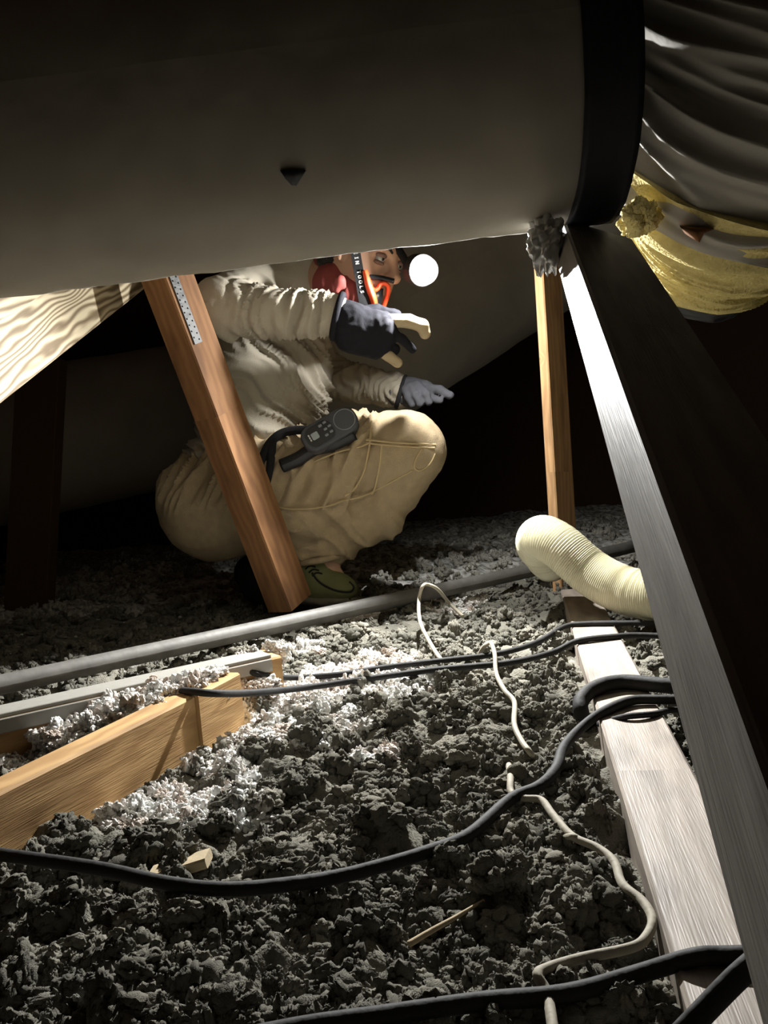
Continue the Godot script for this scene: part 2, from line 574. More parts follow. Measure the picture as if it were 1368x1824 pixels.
func room() -> void:
	for r in [
		["floor", Vector3(-2.3, -0.2, 1.2), Vector3(2.3, -0.12, -4.8), M.board],
		["ceiling", Vector3(-2.3, 1.9, 1.2), Vector3(2.3, 2.0, -4.8), M.deck],
		["wall_left", Vector3(-2.4, -0.2, 1.2), Vector3(-2.3, 2.0, -4.8), M.deck],
		["wall_right", Vector3(2.3, -0.2, 1.2), Vector3(2.4, 2.0, -4.8), M.deck],
		["wall_back", Vector3(-2.4, -0.2, -4.8), Vector3(2.4, 2.0, -4.9), M.deck],
		["wall_front", Vector3(-2.4, -0.2, 1.3), Vector3(2.4, 2.0, 1.2), M.deck]]:
		var a: Vector3 = r[1]; var b: Vector3 = r[2]
		var m := MB.new()
		var c := (a + b) / 2; var h := ((b - a) / 2).abs()
		for ax in 3:
			for s in [-1.0, 1.0]:
				var u := Vector3.ZERO; u[ax] = s * h[ax]
				var v := Vector3.ZERO; v[(ax + 1) % 3] = h[(ax + 1) % 3] * s
				var w := Vector3.ZERO; w[(ax + 2) % 3] = h[(ax + 2) % 3]
				m.flat(c + u - v - w, c + u - v + w, c + u + v + w, c + u + v - w)
		solo(r[0], m, r[3], "", "", "", "structure")

# ------------------------------------------------------------------ loose-fill insulation
var mounds := []
func H(x: float, z: float) -> float:
	var wx := x + 0.010 * n_mid.get_noise_2d(x * 0.7 + 9.0, z * 0.7)
	var wz := z + 0.010 * n_mid.get_noise_2d(x * 0.7, z * 0.7 + 5.0)
	var c0 := n_cell.get_noise_2d(wx * 0.40 + 8.0, wz * 0.40 + 2.0) + 1.0
	var c1 := n_cell.get_noise_2d(wx, wz) + 1.0
	var c2 := n_cell.get_noise_2d(wx * 2.6 + 4.0, wz * 2.6) + 1.0
	var y := 0.014 * n_low.get_noise_2d(x, z) + 0.022 * (0.5 - c0 * c0) + 0.013 * (0.5 - c1 * c1) + 0.0055 * (0.5 - c2 * c2) + 0.004 * n_mid.get_noise_2d(x, z) + 0.0016 * n_fine.get_noise_2d(x, z) - 0.008
	for m in mounds:
		var d2: float = ((x - m.x) * (x - m.x) + (z - m.z) * (z - m.z)) / (m.w * m.w)
		if d2 < 4.0: y += m.y * exp(-1.6 * d2)
	return y

var white_at := []      # places where clean white wool lies on the old grey wool: [centre, radius]
func whiteness(x: float, z: float) -> float:
	var w := 0.0
	for p in white_at:
		var c: Vector3 = p[0]; var r: float = p[1]
		var d := Vector2(x - c.x, z - c.z).length() / r
		if d < 1.3 and p[2] < 0.04:
			w = maxf(w, 1.25 - d)
	if z < -2.35: w = maxf(w, clampf((-2.35 - z) * 4.0, 0.0, 0.62))
	return w

func patch(x0: float, x1: float, z0: float, z1: float, step: float, drop: float) -> MB:
	var m := MB.new()
	var nx := int((x1 - x0) / step); var nz := int((z1 - z0) / step)
	for j in nz + 1:
		for i in nx + 1:
			var x := x0 + (x1 - x0) * i / nx; var z := z0 + (z1 - z0) * j / nz
			var y := H(x, z) - drop
			var sx := 0.003 * n_mid.get_noise_2d(x * 1.3 + 30.0, z * 1.3); var sz := 0.003 * n_mid.get_noise_2d(x * 1.3, z * 1.3 + 60.0)
			m.add(Vector3(x + sx, y, z + sz))
			var t := 0.5 + 0.5 * n_low.get_noise_2d(x * 2.0, z * 2.0)
			var g := Color(0.150, 0.145, 0.122).lerp(Color(0.235, 0.222, 0.185), t)
			var wn := whiteness(x, z) + 0.5 * n_fine.get_noise_2d(x * 0.4, z * 0.4) + 0.35 * n_mid.get_noise_2d(x + 3.0, z)
			if wn > 0.45: g = g.lerp(Color(0.74, 0.73, 0.69), clampf((wn - 0.45) * 5.0, 0.0, 1.0))
			m.col.append(g)
	for j in nz:
		for i in nx:
			var a := j * (nx + 1) + i
			m.quad(a, a + 1, a + nx + 2, a + nx + 1)
	return m

func clump(sd: int, rough: float, fine: float, squash: float, seg := 28, ringn := 18) -> MB:    # one crumpled lump
	var m := MB.new()
	var n := FastNoiseLite.new(); n.seed = sd; n.frequency = 1.0; n.fractal_type = FastNoiseLite.FRACTAL_NONE
	for j in ringn + 1:
		var th := PI * j / ringn
		for i in seg + 1:
			var ph := TAU * (i % seg) / seg
			var p := Vector3(sin(th) * cos(ph), cos(th), sin(th) * sin(ph))
			var r := 1.0 + rough * n.get_noise_3dv(p * 1.7) + rough * 0.55 * n.get_noise_3dv(p * 3.6 + Vector3(5, 0, 0)) + fine * n.get_noise_3dv(p * 8.0)
			m.add(Vector3(p.x, p.y * squash, p.z) * r)
	for j in ringn:
		for i in seg:
			var a := j * (seg + 1) + i
			m.quad(a, a + 1, a + seg + 2, a + seg + 1)
	return m

func nodule(sd: int, count: int, spread: float, small: float, large: float, fuzz: float) -> MB:   # a tuft of wool: many little lobes grown together
	var m := MB.new()
	var g := RandomNumberGenerator.new(); g.seed = sd
	for k in count:
		var dir := Vector3(g.randfn(), g.randfn() * 0.75, g.randfn()).normalized()
		var c := dir * spread * pow(g.randf(), 0.45); c.y *= 0.75
		var lobe := clump(sd * 50 + k, 0.40, fuzz, 1.0, 12, 8)
		var b := Basis.from_euler(Vector3(g.randf() * TAU, g.randf() * TAU, 0))
		var s := Vector3(g.randf_range(small, large), g.randf_range(small, large) * 1.25, g.randf_range(small, large))
		for i in lobe.v.size():
			lobe.v[i] = c + b * (lobe.v[i] * s)
		m.join(lobe)
	return m

func scatter(called: String, meshes: Array, spots: Array, parent: Node3D, label: String) -> void:
	for k in meshes.size():
		var mm := MultiMesh.new()
		mm.transform_format = MultiMesh.TRANSFORM_3D
		mm.use_colors = true
		mm.mesh = meshes[k]
		var mine := []
		for i in range(k, spots.size(), meshes.size()): mine.append(spots[i])
		mm.instance_count = mine.size()
		for i in mine.size():
			mm.set_instance_transform(i, mine[i][0]); mm.set_instance_color(i, mine[i][1])
		var o := MultiMeshInstance3D.new()
		o.name = numbered(called, parent)
		o.position = -parent.position
		o.multimesh = mm; o.material_override = M.tuft
		o.set_meta("kind", "stuff")
		if label: o.set_meta("label", label)
		parent.add_child(o, true)

func spin(r: float, lo: float, hi: float) -> Basis:
	return Basis.from_euler(Vector3(rng.randf_range(-0.5, 0.5), rng.randf() * TAU, rng.randf_range(-0.5, 0.5))).scaled(Vector3(r * rng.randf_range(lo, hi), r * rng.randf_range(lo, hi), r * rng.randf_range(lo, hi)))

var keep_clear := []    # timber and the like: [a, b, half width]
func clear_of(x: float, z: float, r: float) -> bool:
	for s in keep_clear:
		var q := Geometry2D.get_closest_point_to_segment(Vector2(x, z), s[0], s[1])
		if q.distance_to(Vector2(x, z)) < (s[2] as float) + r * 0.5: return false
	return true

func insulation() -> void:
	var right_a := F(1044, 1085, 0.04); var right_b := F(1299, 1690, 0.04)
	var dir := (right_b - right_a).normalized()
	keep_clear.append([Vector2(right_a.x, right_a.z), Vector2(right_b.x + dir.x * 0.5, right_b.z + dir.z * 0.5), 0.046])
	for s in [[[-40, 1435], [347, 1240]], [[350, 1240], [428, 1200]], [[-140, 1302], [490, 1162]]]:
		var a := F(s[0][0], s[0][1], 0.085); var b := F(s[1][0], s[1][1], 0.085)
		keep_clear.append([Vector2(a.x - 0.018, a.z - 0.008), Vector2(b.x - 0.018, b.z - 0.008), 0.028])
	for w in [[330, 1650, 70, 0.030], [480, 1700, 60, 0.024], [120, 1640, 60, 0.026], [650, 1705, 70, 0.030], [790, 1570, 60, 0.020], [230, 1770, 60, 0.022], [40, 1760, 50, 0.020], [560, 1610, 45, 0.016], [870, 1610, 55, 0.022], [985, 1560, 40, 0.016], [1040, 1390, 45, 0.020], [1070, 1470, 40, 0.018], [700, 1500, 45, 0.016], [450, 1420, 45, 0.014], [880, 1300, 60, 0.014], [700, 1290, 50, 0.014], [560, 1400, 45, 0.014], [1000, 1650, 45, 0.018], [1120, 1440, 30, 0.018], [90, 1500, 40, 0.020], [250, 1405, 40, 0.016], [330, 1330, 30, 0.016]]:
		var c := F(w[0], w[1], 0.01)
		mounds.append({"x": c.x, "y": w[3], "z": c.z, "w": (w[2] as float) * c.distance_to(eye_at) / FOCAL})
	for w in [[470, 1265, 70], [430, 1300, 55], [560, 1235, 70], [640, 1215, 55], [400, 1320, 40], [520, 1285, 40], [250, 1450, 60], [300, 1470, 45], [400, 1430, 34], [420, 1380, 34], [440, 1470, 30], [620, 1260, 35], [690, 1195, 55], [660, 1360, 26], [40, 1310, 60, 0.03], [130, 1282, 60, 0.06], [220, 1258, 60, 0.075], [60, 1350, 60, 0.02], [180, 1300, 50, 0.05], [310, 1226, 45, 0.085], [270, 1242, 45, 0.085], [360, 1206, 36, 0.088], [400, 1196, 26, 0.065], [455, 1215, 26, 0.05], [450, 1232, 26, 0.02], [530, 1170, 30], [790, 1095, 42], [650, 1105, 26], [20, 1390, 50], [840, 1075, 20], [560, 1330, 25], [600, 1250, 55], [700, 1232, 50], [510, 1250, 55], [480, 1335, 40], [620, 1300, 30], [590, 1205, 40], [350, 1375, 22], [330, 1490, 30], [380, 1262, 22, 0.02], [490, 1148, 20, 0.09], [440, 1158, 20, 0.09]]:
		var pile: float = w[3] if w.size() > 3 else 0.0
		var c := F(w[0], w[1], pile)
		white_at.append([c, (w[2] as float) * c.distance_to(eye_at) / FOCAL * (1.25 if pile == 0.0 else 1.0), pile])
	var root := Node3D.new()
	root.name = "loose_insulation"; root.position = Vector3(0, -0.06, -1.4)
	add_child(root, true)
	tag(root, "old dark grey loose-fill attic insulation in clumps over the floor, white tufts on top", "insulation", "", "stuff")
	for q in [[-0.6, 0.62, -1.26, -0.28, 0.0034, 0.0], [-1.3, 1.2, -2.36, -1.255, 0.0062, 0.001], [-2.29, 2.29, -4.75, -2.35, 0.012, 0.002], [-2.29, 2.29, -2.4, 1.15, 0.05, 0.07]]:
		var p := part("wool_bed", patch(q[0], q[1], q[2], q[3], q[4], q[5]), M.wool, root, false)
		p.set_meta("kind", "stuff")
	var grey := []; var pale := []; var tiny := []
	for k in 6:
		grey.append(nodule(40 + k, 34, 0.85, 0.18, 0.40, 0.10).mesh(Vector3.ZERO))
	for k in 5:
		pale.append(nodule(60 + k, 60, 0.95, 0.10, 0.28, 0.10).mesh(Vector3.ZERO))
	var spots := []
	for i in 11000:
		var z := -0.36 - 2.1 * pow(rng.randf(), 1.25)
		var x := rng.randf_range(-0.56, 0.62) * (-z) + rng.randf_range(-0.05, 0.05)
		var r := 0.0035 + 0.020 * pow(rng.randf(), 2.6) * (1.0 if z < -0.8 else 0.85)
		if not clear_of(x, z, r): continue
		if whiteness(x, z) > 0.7: continue
		var t := rng.randf()
		spots.append([Transform3D(spin(r, 0.75, 1.35), Vector3(x, H(x, z) + r * rng.randf_range(-0.35, 0.55), z)), Color(0.135, 0.13, 0.11).lerp(Color(0.25, 0.235, 0.195), t * t)])
	scatter("grey_clumps", grey, spots, root, "")
	var snow := []
	for p in white_at:
		var c: Vector3 = p[0]; var rad: float = p[1]
		for i in int(clampf(rad * rad * 42000.0 * (1.0 if p[2] == 0.0 else 1.8), 20, 220)):
			var a := rng.randf() * TAU; var d := rad * sqrt(rng.randf()) * 1.05
			var x := c.x + cos(a) * d; var z := c.z + sin(a) * d * 1.1
			var r := 0.0035 + 0.013 * pow(rng.randf(), 1.8)
			var pile: float = p[2] * sqrt(rng.randf())
			if pile < 0.05 and not clear_of(x, z, r): continue
			var dusty := rng.randf()
			snow.append([Transform3D(spin(r, 0.7, 1.4), Vector3(x, maxf(H(x, z), pile) + r * rng.randf_range(0.0, 0.7), z)), Color(0.86, 0.86, 0.83).lerp(Color(0.58, 0.49, 0.42), dusty * dusty)])
	for i in 260:
		var z := -0.4 - 1.9 * rng.randf()
		var x := rng.randf_range(-0.5, 0.5) * (-z)
		if clear_of(x, z, 0.004):
			var r := rng.randf_range(0.0015, 0.004)
			snow.append([Transform3D(spin(r, 0.7, 1.4), Vector3(x, H(x, z) + 0.006, z)), Color(0.72, 0.71, 0.66)])
	for i in 900:                                            # the far floor, blown over with paler wool
		var z := rng.randf_range(-4.0, -2.35); var x := rng.randf_range(-1.7, 1.2)
		var r := rng.randf_range(0.008, 0.028)
		snow.append([Transform3D(spin(r, 0.8, 1.4), Vector3(x, H(x, z) + r * 0.3, z)), Color(0.55, 0.53, 0.47).lerp(Color(0.25, 0.24, 0.2), rng.randf())])
	scatter("white_tufts", pale, snow, root, "clean white wool tufts lying on the grey clumps")

# ------------------------------------------------------------------ ducts
func ducts() -> void:
	# the long wrapped duct overhead
	var t := thing("wrapped_duct", P(400, 500, 1.0), "long straight duct in smooth grey-brown wrap crossing the whole top of the view", "duct")
	var a := P(-420, 325, 1.02); var b := P(1062, 132, 1.0)
	var pts := []
	for i in 61: pts.append(a.lerp(b, i / 60.0))
	var sag := func(tt, ang):
		return 0.1665 + 0.0022 * n_cloth.get_noise_3d(tt * 9.0, cos(ang) * 2.0, sin(ang) * 2.0) + 0.0012 * n_cloth.get_noise_3d(tt * 40.0, cos(ang) * 3.0, sin(ang) * 3.0)
	part("wrap", tube(pts, sag, 64), M.duct, t)
	var band := []
	for i in 9: band.append(a.lerp(b, 0.945 + 0.06 * i / 8.0))
	part("dark_tape_band", tube(band, func(tt, ang): return 0.1695 + 0.0015 * n_cloth.get_noise_3d(tt * 6.0, cos(ang) * 5.0, sin(ang) * 5.0), 64), M.duct_tape, t)
	# a torn, drooping flap with its dark hole behind
	var shape := [[499, 304], [520, 301], [545, 304], [538, 315], [528, 331], [519, 330], [508, 318]]
	var axis := (b - a).normalized()
	var tear := MB.new()
	var cen := P(522, 314, 1.0)
	var pin := func(px, py, lift):
		var q := P(px, py, 0.8)
		var ray := (q - eye_at).normalized()
		var s := 0.6
		for k in 60:
			var p: Vector3 = eye_at + ray * s
			var rel: Vector3 = p - a
			var dd: float = (rel - axis * rel.dot(axis)).length() - 0.1665 - lift
			if dd < 0.0005: break
			s += dd * 0.9
		return eye_at + ray * s
	var c0 := tear.add(pin.call(521, 314, 0.010))
	for p in shape: tear.add(pin.call(p[0], p[1], 0.004))
	for p in shape: tear.add(pin.call(p[0], p[1], -0.003))
	var ns := shape.size()
	for k in ns:
		tear.idx.append_array([c0, 1 + k, 1 + (k + 1) % ns])
		tear.quad(1 + k, 1 + ns + k, 1 + ns + (k + 1) % ns, 1 + (k + 1) % ns)
	var tp := part("torn_flap", tear, M.duct_tape, t)
	tp.set_meta("label", "small dark triangular tear in the wrap")

	# the flexible duct that comes down on the right
	var f := thing("flexible_duct", P(1290, 560, 1.4), "drooping flexible duct in a wrinkled silvery jacket with yellow wool showing at its lower end", "duct")
	var path := curve_points([P(1640, -560, 0.92), P(1560, -300, 1.0), P(1475, -60, 1.08), P(1400, 140, 1.15), P(1348, 265, 1.20), P(1310, 355, 1.25), P(1280, 435, 1.31), P(1258, 495, 1.35), P(1246, 545, 1.38)], 16)
	var n := path.size()
	var rad := [[0.0, 0.24], [0.25, 0.25], [0.375, 0.265], [0.5, 0.225], [0.625, 0.170], [0.75, 0.135], [0.875, 0.100], [1.0, 0.065]]
	var base_r := func(tt):
		for k in rad.size() - 1:
			if tt <= rad[k + 1][0]:
				return lerpf(rad[k][1], rad[k + 1][1], smoothstep(rad[k][0], rad[k + 1][0], tt))
		return rad[-1][1]
	var piece := func(t0, t1, extra, amp):
		var i0 := int(t0 * (n - 1)); var i1 := int(t1 * (n - 1))
		var sub := []
		for i in range(i0, i1 + 1):
			sub.append(path[i])
			if i < i1: sub.append((path[i] as Vector3).lerp(path[i + 1], 0.5))
		return tube(sub, func(tt, ang):
			var g: float = lerpf(t0, t1, tt)
			var fold: float = n_cloth.get_noise_3d(g * 17.0 + 1.6 * sin(ang + 0.6), cos(ang) * 0.6, sin(ang) * 0.6)
			var fine: float = n_cloth.get_noise_3d(g * 50.0 + 2.0 * sin(ang + 0.6), cos(ang) * 0.9 + 4.0, sin(ang) * 0.9)
			var edge: float = 0.0
			return base_r.call(g) + extra + amp * (1.0 - 2.0 * absf(fold)) + amp * 0.35 * fine + edge, 96)
	part("jacket", piece.call(0.0, 0.64, 0.004, 0.014), M.jacket, f)
	part("wool_blanket", piece.call(0.56, 0.92, -0.001, 0.006), M.batt, f)
	part("inner_liner", piece.call(0.84, 1.0, -0.008, 0.005), M.duct_tape, f)
	# loose wool pushed out beside the collar, and the brown tear
	var tuft := nodule(91, 40, 0.8, 0.2, 0.4, 0.1)
	for i in tuft.v.size(): tuft.v[i] = P(1140, 388, 1.14) + tuft.v[i] * 0.030
	part("wool_tuft", tuft, M.batt, f)
	var flap := MB.new()
	var fl := [[1210, 402], [1240, 405], [1272, 408], [1254, 416], [1246, 432], [1232, 424], [1220, 416]]
	var f0 := flap.add(P(1240, 413, 1.085))
	for p in fl: flap.add(P(p[0], p[1], 1.10))
	for p in fl: flap.add(P(p[0], p[1], 1.14))
	for k in fl.size():
		flap.idx.append_array([f0, 1 + k, 1 + (k + 1) % fl.size()])
		flap.quad(1 + k, 1 + fl.size() + k, 1 + fl.size() + (k + 1) % fl.size(), 1 + (k + 1) % fl.size())
	part("torn_flap", flap, M.tear, f)

	# the big duct behind the worker and another at the far left
	for d in [[P(430, 700, 3.0), P(1260, 205, 3.8), 0.387, "large duct in dusty brown wrap rising to the right behind the worker's hands"], [P(-300, 860, 3.2), P(520, 700, 3.9), 0.30, "dim wrapped duct low at the far left, behind the leaning brace"]]:
		var q := []
		for i in 41: q.append((d[0] as Vector3).lerp(d[1], i / 40.0))
		var rr: float = d[2]
		solo("rear_duct", tube(q, func(tt, ang): return rr + 0.004 * n_cloth.get_noise_3d(tt * 12.0, cos(ang) * 2.0, sin(ang) * 2.0), 48), M.duct, d[3], "duct", "")

# ------------------------------------------------------------------ timber
func timber() -> void:
	# rafter with a bold grain, upper left: its wide face looks to the right, at the lamp
	var lo_far := P(300, 476, 2.06); var lo_near := P(-330, 985, 0.86)
	lo_far = P(272, 503, 2.0).lerp(P(0, 720, 1.3), -0.08); lo_near = P(272, 503, 2.0).lerp(P(0, 720, 1.3), 1.25)
	var u := (lo_near - lo_far).normalized()
	var face := (W(1, 0.0, 0.35) - u * W(1, 0.0, 0.35).dot(u)).normalized()
	var up := face.cross(u); if up.y < 0: up = -up
	solo("rafter", beam(lo_far + up * 0.095 - face * 0.019, lo_near + up * 0.095 - face * 0.019, up, 0.19, 0.038, 0.002), M.rafter, "pale timber rafter with bold wavy grain and a knot, sloping down to the left edge", "rafter")

	# the orange brace in front of the worker: ridge line between its dark and its lit face
	var rt := P(296, 500, 1.70); var rb := P(516, 1083, 1.92)
	u = (rb - rt).normalized()
	var fl := (W(-0.56, 0, 0.83) - u * W(-0.56, 0, 0.83).dot(u)).normalized()   # normal of the dark face
	var fr := u.cross(fl); if fr.dot(W(1, 0, 0)) < 0: fr = -fr                  # normal of the lit face
	var bw := 0.070; var bt := 0.086
	var off := -fr * bw / 2 - fl * bt / 2
	var br := thing("brace", rb + off, "orange-brown timber brace leaning in front of the worker, nail plate at its top", "brace")
	part("timber", beam(rt + off - u * 0.10, rb + off + u * 0.01, fr, bw, bt, 0.003), M.fir_red, br)
	# nail plate on the lit face
	var p0 := rt - fl * 0.022 + fr * 0.0015 - u * 0.02
	part("nail_plate", beam(p0, p0 + u * 0.155, fl, 0.024, 0.003, 0.0006), M.steel, br)
	for k in 22:
		var q := p0 + u * (0.01 + 0.0065 * k) + fl * (0.007 if k % 2 == 0 else -0.006) + fr * 0.002
		part("plate_tooth", beam(q, q + u * 0.003, fl, 0.003, 0.003, 0.0004), M.steel, br)

	# post on the right joist
	var pt := P(958, 330, 2.12); var pb := P(1001, 1062, 2.12)
	u = (pb - pt).normalized()
	var ff := (W(0.76, 0, 0.65) - u * W(0.76, 0, 0.65).dot(u)).normalized()
	var fs := u.cross(ff); if fs.dot(W(1, 0, 0)) < 0: fs = -fs
	solo("post", beam(pt + fs * 0.046 - ff * 0.012, pb + fs * 0.046 - ff * 0.012, fs, 0.096, 0.026, 0.003), M.fir, "upright red-brown timber post behind the white hose, its left edge brightly lit", "post")

	# the big strut close to the camera; n_lit looks left, n_dark looks right and at the camera
	var vp := W((884.0 - 684) / FOCAL, (912.0 - 67) / FOCAL, -1)
	var ridge := P(1040, 490, 0.79)
	var c_dir := (eye_at - ridge)
	c_dir = (c_dir - vp * c_dir.dot(vp)).normalized()
	var lit := c_dir.rotated(vp, deg_to_rad(50.0))
	if lit.dot(W(-1, 0, 0)) < 0.2: lit = c_dir.rotated(vp, deg_to_rad(-50.0))
	var dark := vp.cross(lit); if dark.dot(c_dir) < 0: dark = -dark
	var centre := ridge - lit * 0.0445 - dark * 0.019
	solo("strut", beam(centre - vp * 0.95, centre + vp * 0.28, lit, 0.089, 0.038, 0.0025), M.strut, "large dusty grey diagonal strut close at the right, its narrow edge brightly lit", "strut")
	# crumpled foil tape round the strut's head
	var tp := clump(77, 0.42, 0.07, 1.0, 44, 30)
	var at := P(974, 432, 0.985)
	for i in tp.v.size():
		var q := tp.v[i]
		tp.v[i] = at + W(1, 0, 0) * q.x * 0.019 + W(-0.1, 1, 0) * q.y * 0.030 + W(0, 0, 1) * q.z * 0.014
	solo("foil_tape", tp, M.foil, "crumpled shiny foil tape wrapped at the head of the grey strut", "tape")

	# grey joist on the right, laid flat
	var ja := F(1044, 1085, 0.04); var jb := F(1299, 1690, 0.04)
	var dir := (jb - ja).normalized()
	var jw := 0.078
	solo("joist", beam(ja - dir * 0.25 - Vector3.UP * 0.045, jb + dir * 0.42 - Vector3.UP * 0.045, dir.cross(Vector3.UP), jw, 0.09, 0.003), M.joist_grey, "dusty grey joist at the right, two black cables looped over its top", "joist")
	# left: two lapped joists and the crosswise board beyond them
	var right_edge := func(called, p, q, h, deep, thick, m, label):
		var a := F(p[0], p[1], h); var b := F(q[0], q[1], h)
		var d: Vector3 = (b - a).normalized()
		var lft := Vector3.UP.cross(d)
		solo(called, beam(a - Vector3.UP * deep / 2 + lft * thick / 2, b - Vector3.UP * deep / 2 + lft * thick / 2, Vector3.UP, deep, thick, 0.003), m, label, "joist")
	right_edge.call("joist", [-330, 1578], [346, 1239], 0.085, 0.13, 0.042, M.joist_fir, "tan timber joist at the left edge with its side lit and dust on its top")
	right_edge.call("joist", [353, 1237], [427, 1198], 0.086, 0.13, 0.036, M.joist_fir, "short tan joist end just beyond the left joist, under the black cable")
	var ca := F(-140, 1302, 0.085); var cb := F(492, 1163, 0.085)
	var cd := (cb - ca).normalized()
	var away := cd.cross(Vector3.UP); if away.z > 0: away = -away
	var cross_ := thing("crosswise_board", (ca + cb) / 2 - Vector3.UP * 0.1, "crosswise board with a pale grey metal edge on top, ending in tan end grain", "board")
	part("timber", beam(ca - Vector3.UP * 0.06 + away * 0.02, cb - Vector3.UP * 0.06 + away * 0.02, Vector3.UP, 0.115, 0.075, 0.003), M.joist_fir, cross_)
	part("edge_trim", beam(ca + away * 0.012 - cd * 0.01, cb + away * 0.012 - cd * 0.016, away, 0.052, 0.006, 0.001), M.trim, cross_)
	part("edge_lip", beam(ca - away * 0.022 - Vector3.UP * 0.012, cb - away * 0.022 - Vector3.UP * 0.012 - cd * 0.02, Vector3.UP, 0.020, 0.004, 0.001), M.trim, cross_)
	# dim post at the far left
	solo("post", beam(P(75, 640, 2.7), P(45, 1215, 2.7), W(1, 0, 0.2), 0.15, 0.05, 0.003), M.deck, "dark post standing in the shadows at the far left", "post")
	# scrap of board in the wool, and a thin stick
	var sa := F(270, 1560, 0.004); var sb := F(372, 1528, 0.016)
	solo("board_scrap", beam(sa, sb, Vector3(0.3, 0.0, -1), 0.030, 0.010, 0.002), M.straw, "small pale scrap of board half buried beside the long black cable", "scrap")
	var st := [F(728, 1682, 0.014), F(770, 1657, 0.017), F(815, 1632, 0.018), F(862, 1604, 0.02)]
	solo("stick", tube(curve_points(st, 4), func(tt, _a): return 0.0026 - 0.0012 * tt, 8), M.straw, "thin straw-coloured stick lying on the grey clumps in the foreground", "stick")

# ------------------------------------------------------------------ pipe, hose and cables
func services() -> void:
	var pl := [F(-200, 1263, 0.055), F(965, 1012, 0.055)]
	var pr := F(1330, 930, 0.055)
	var pp := [pl[0], (pl[0] as Vector3).lerp(pl[1], 0.5), pl[1], (pl[1] as Vector3).lerp(F(1112, 977, 0.06), 1.6)]
	solo("pipe", tube(curve_points(pp, 12), func(_t, _a): return 0.0175, 28), M.pipe, "long grey pipe lying across the floor in front of the worker's boot", "pipe")

	var hp := curve_points([P(985, 1000, 1.86), P(960, 972, 1.80), P(968, 958, 1.74), P(1000, 975, 1.70), P(1050, 1018, 1.67), P(1105, 1048, 1.63), P(1170, 1062, 1.58), P(1260, 1058, 1.52), P(1380, 1035, 1.45)], 100)
	var h := thing("corrugated_hose", F(1050, 1085, 0.03), "cream white corrugated hose curving across the right joist behind the strut", "hose")
	part("ribbed_wall", tube(hp, func(t, _a): return 0.0455 + 0.0024 * sin(t * TAU * 150.0), 36, true, 0.97), M.hose, h)
	part("end_cuff", tube([hp[0], hp[20], hp[44]], func(_t, _a): return 0.049, 36), M.hose, h)

	var add := func(pix, hh, r, m, label, called := "cable"):
		solo(called, cable(pix, hh, r), m, label, "cable")
	add.call([[250, 1238, 0.02], [320, 1231, 0.055], [380, 1235, 0.055], [450, 1234, 0.03], [550, 1224], [684, 1205], [784, 1192], [909, 1180], [984, 1162], [1029, 1142, 0.013], [1094, 1134, 0.013], [1154, 1132, 0.010], [1300, 1140]], 0.032, 0.0052, M.cable_black, "black cable nearer the camera of the two running over the floor side by side")
	add.call([[330, 1190, 0.02], [380, 1184, 0.045], [420, 1187, 0.045], [465, 1202, 0.03], [525, 1207], [600, 1202], [684, 1189], [784, 1177], [884, 1165], [954, 1145], [1004, 1117, 0.010], [1044, 1111, 0.013], [1134, 1110, 0.012], [1280, 1112]], 0.032, 0.005, M.cable_black, "black cable farther from the camera of the two running over the floor side by side")
	add.call([[1250, 1226, 0.016], [1184, 1221, 0.017], [1109, 1215, 0.017], [1062, 1225, 0.016], [1036, 1247, 0.008], [1036, 1272, -0.005], [1046, 1292, -0.025]], 0.034, 0.0105, M.cable_black, "thick black cable end bent in a hook over the grey joist")
	add.call([[1260, 1246, 0.014], [1184, 1246, 0.015], [1124, 1248, 0.015], [1074, 1268, 0.013], [1034, 1298, 0.004], [1004, 1332], [989, 1372], [958, 1402], [909, 1424], [834, 1488], [760, 1518], [684, 1541], [600, 1562], [500, 1577, 0.006], [400, 1584, 0.01], [300, 1574, 0.012], [175, 1547, 0.014], [0, 1522, 0.014], [-160, 1500]], 0.032, 0.0062, M.cable_black, "long thick black cable crossing the grey joist and sagging away to the left edge")
	add.call([[1067, 1290, -0.01], [1112, 1277, 0.008], [1164, 1272, 0.008], [1189, 1266, 0.0], [1230, 1262, -0.01]], 0.036, 0.004, M.cable_black, "thin black cable strapped flat over the joist below the thick loops")
	add.call([[1420, 1700, 0.02], [1294, 1702, 0.016], [1234, 1706, 0.016], [1134, 1736, 0.002], [1009, 1770], [859, 1784], [684, 1808], [540, 1828], [380, 1860]], 0.03, 0.0062, M.cable_black, "black cable along the bottom foreground, crossing the near end of the grey joist")
	add.call([[824, 1097, -0.01], [800, 1074, 0.01], [780, 1050, 0.06], [762, 1041, 0.075], [752, 1046, 0.072], [746, 1072, 0.04], [749, 1110, 0.025], [769, 1150], [786, 1175, -0.004], [800, 1182, -0.02]], 0.03, 0.0038, M.cable_white, "pale grey thin wire looped over the long pipe")
	add.call([[850, 1172, -0.01], [857, 1160, 0.01], [864, 1150, 0.02], [874, 1145, 0.022], [881, 1165, 0.018], [884, 1200], [899, 1230], [916, 1250], [916, 1290], [929, 1320], [944, 1340], [952, 1352, -0.03]], 0.028, 0.0037, M.cable_white, "pale grey wire hooked over the pair of black cables, running towards the camera")
	add.call([[906, 1360, -0.03], [909, 1385], [911, 1412], [934, 1422], [964, 1425], [984, 1450], [1009, 1480], [1029, 1495], [1064, 1510], [1094, 1535], [1109, 1575], [1144, 1605], [1162, 1637], [1152, 1668], [1124, 1688], [1034, 1707], [974, 1725, 0.004], [958, 1738, 0.006], [974, 1768], [984, 1824], [990, 1880]], 0.03, 0.0037, M.cable_white, "pale grey wire zigzagging through the clumps beside the grey joist to the bottom edge")
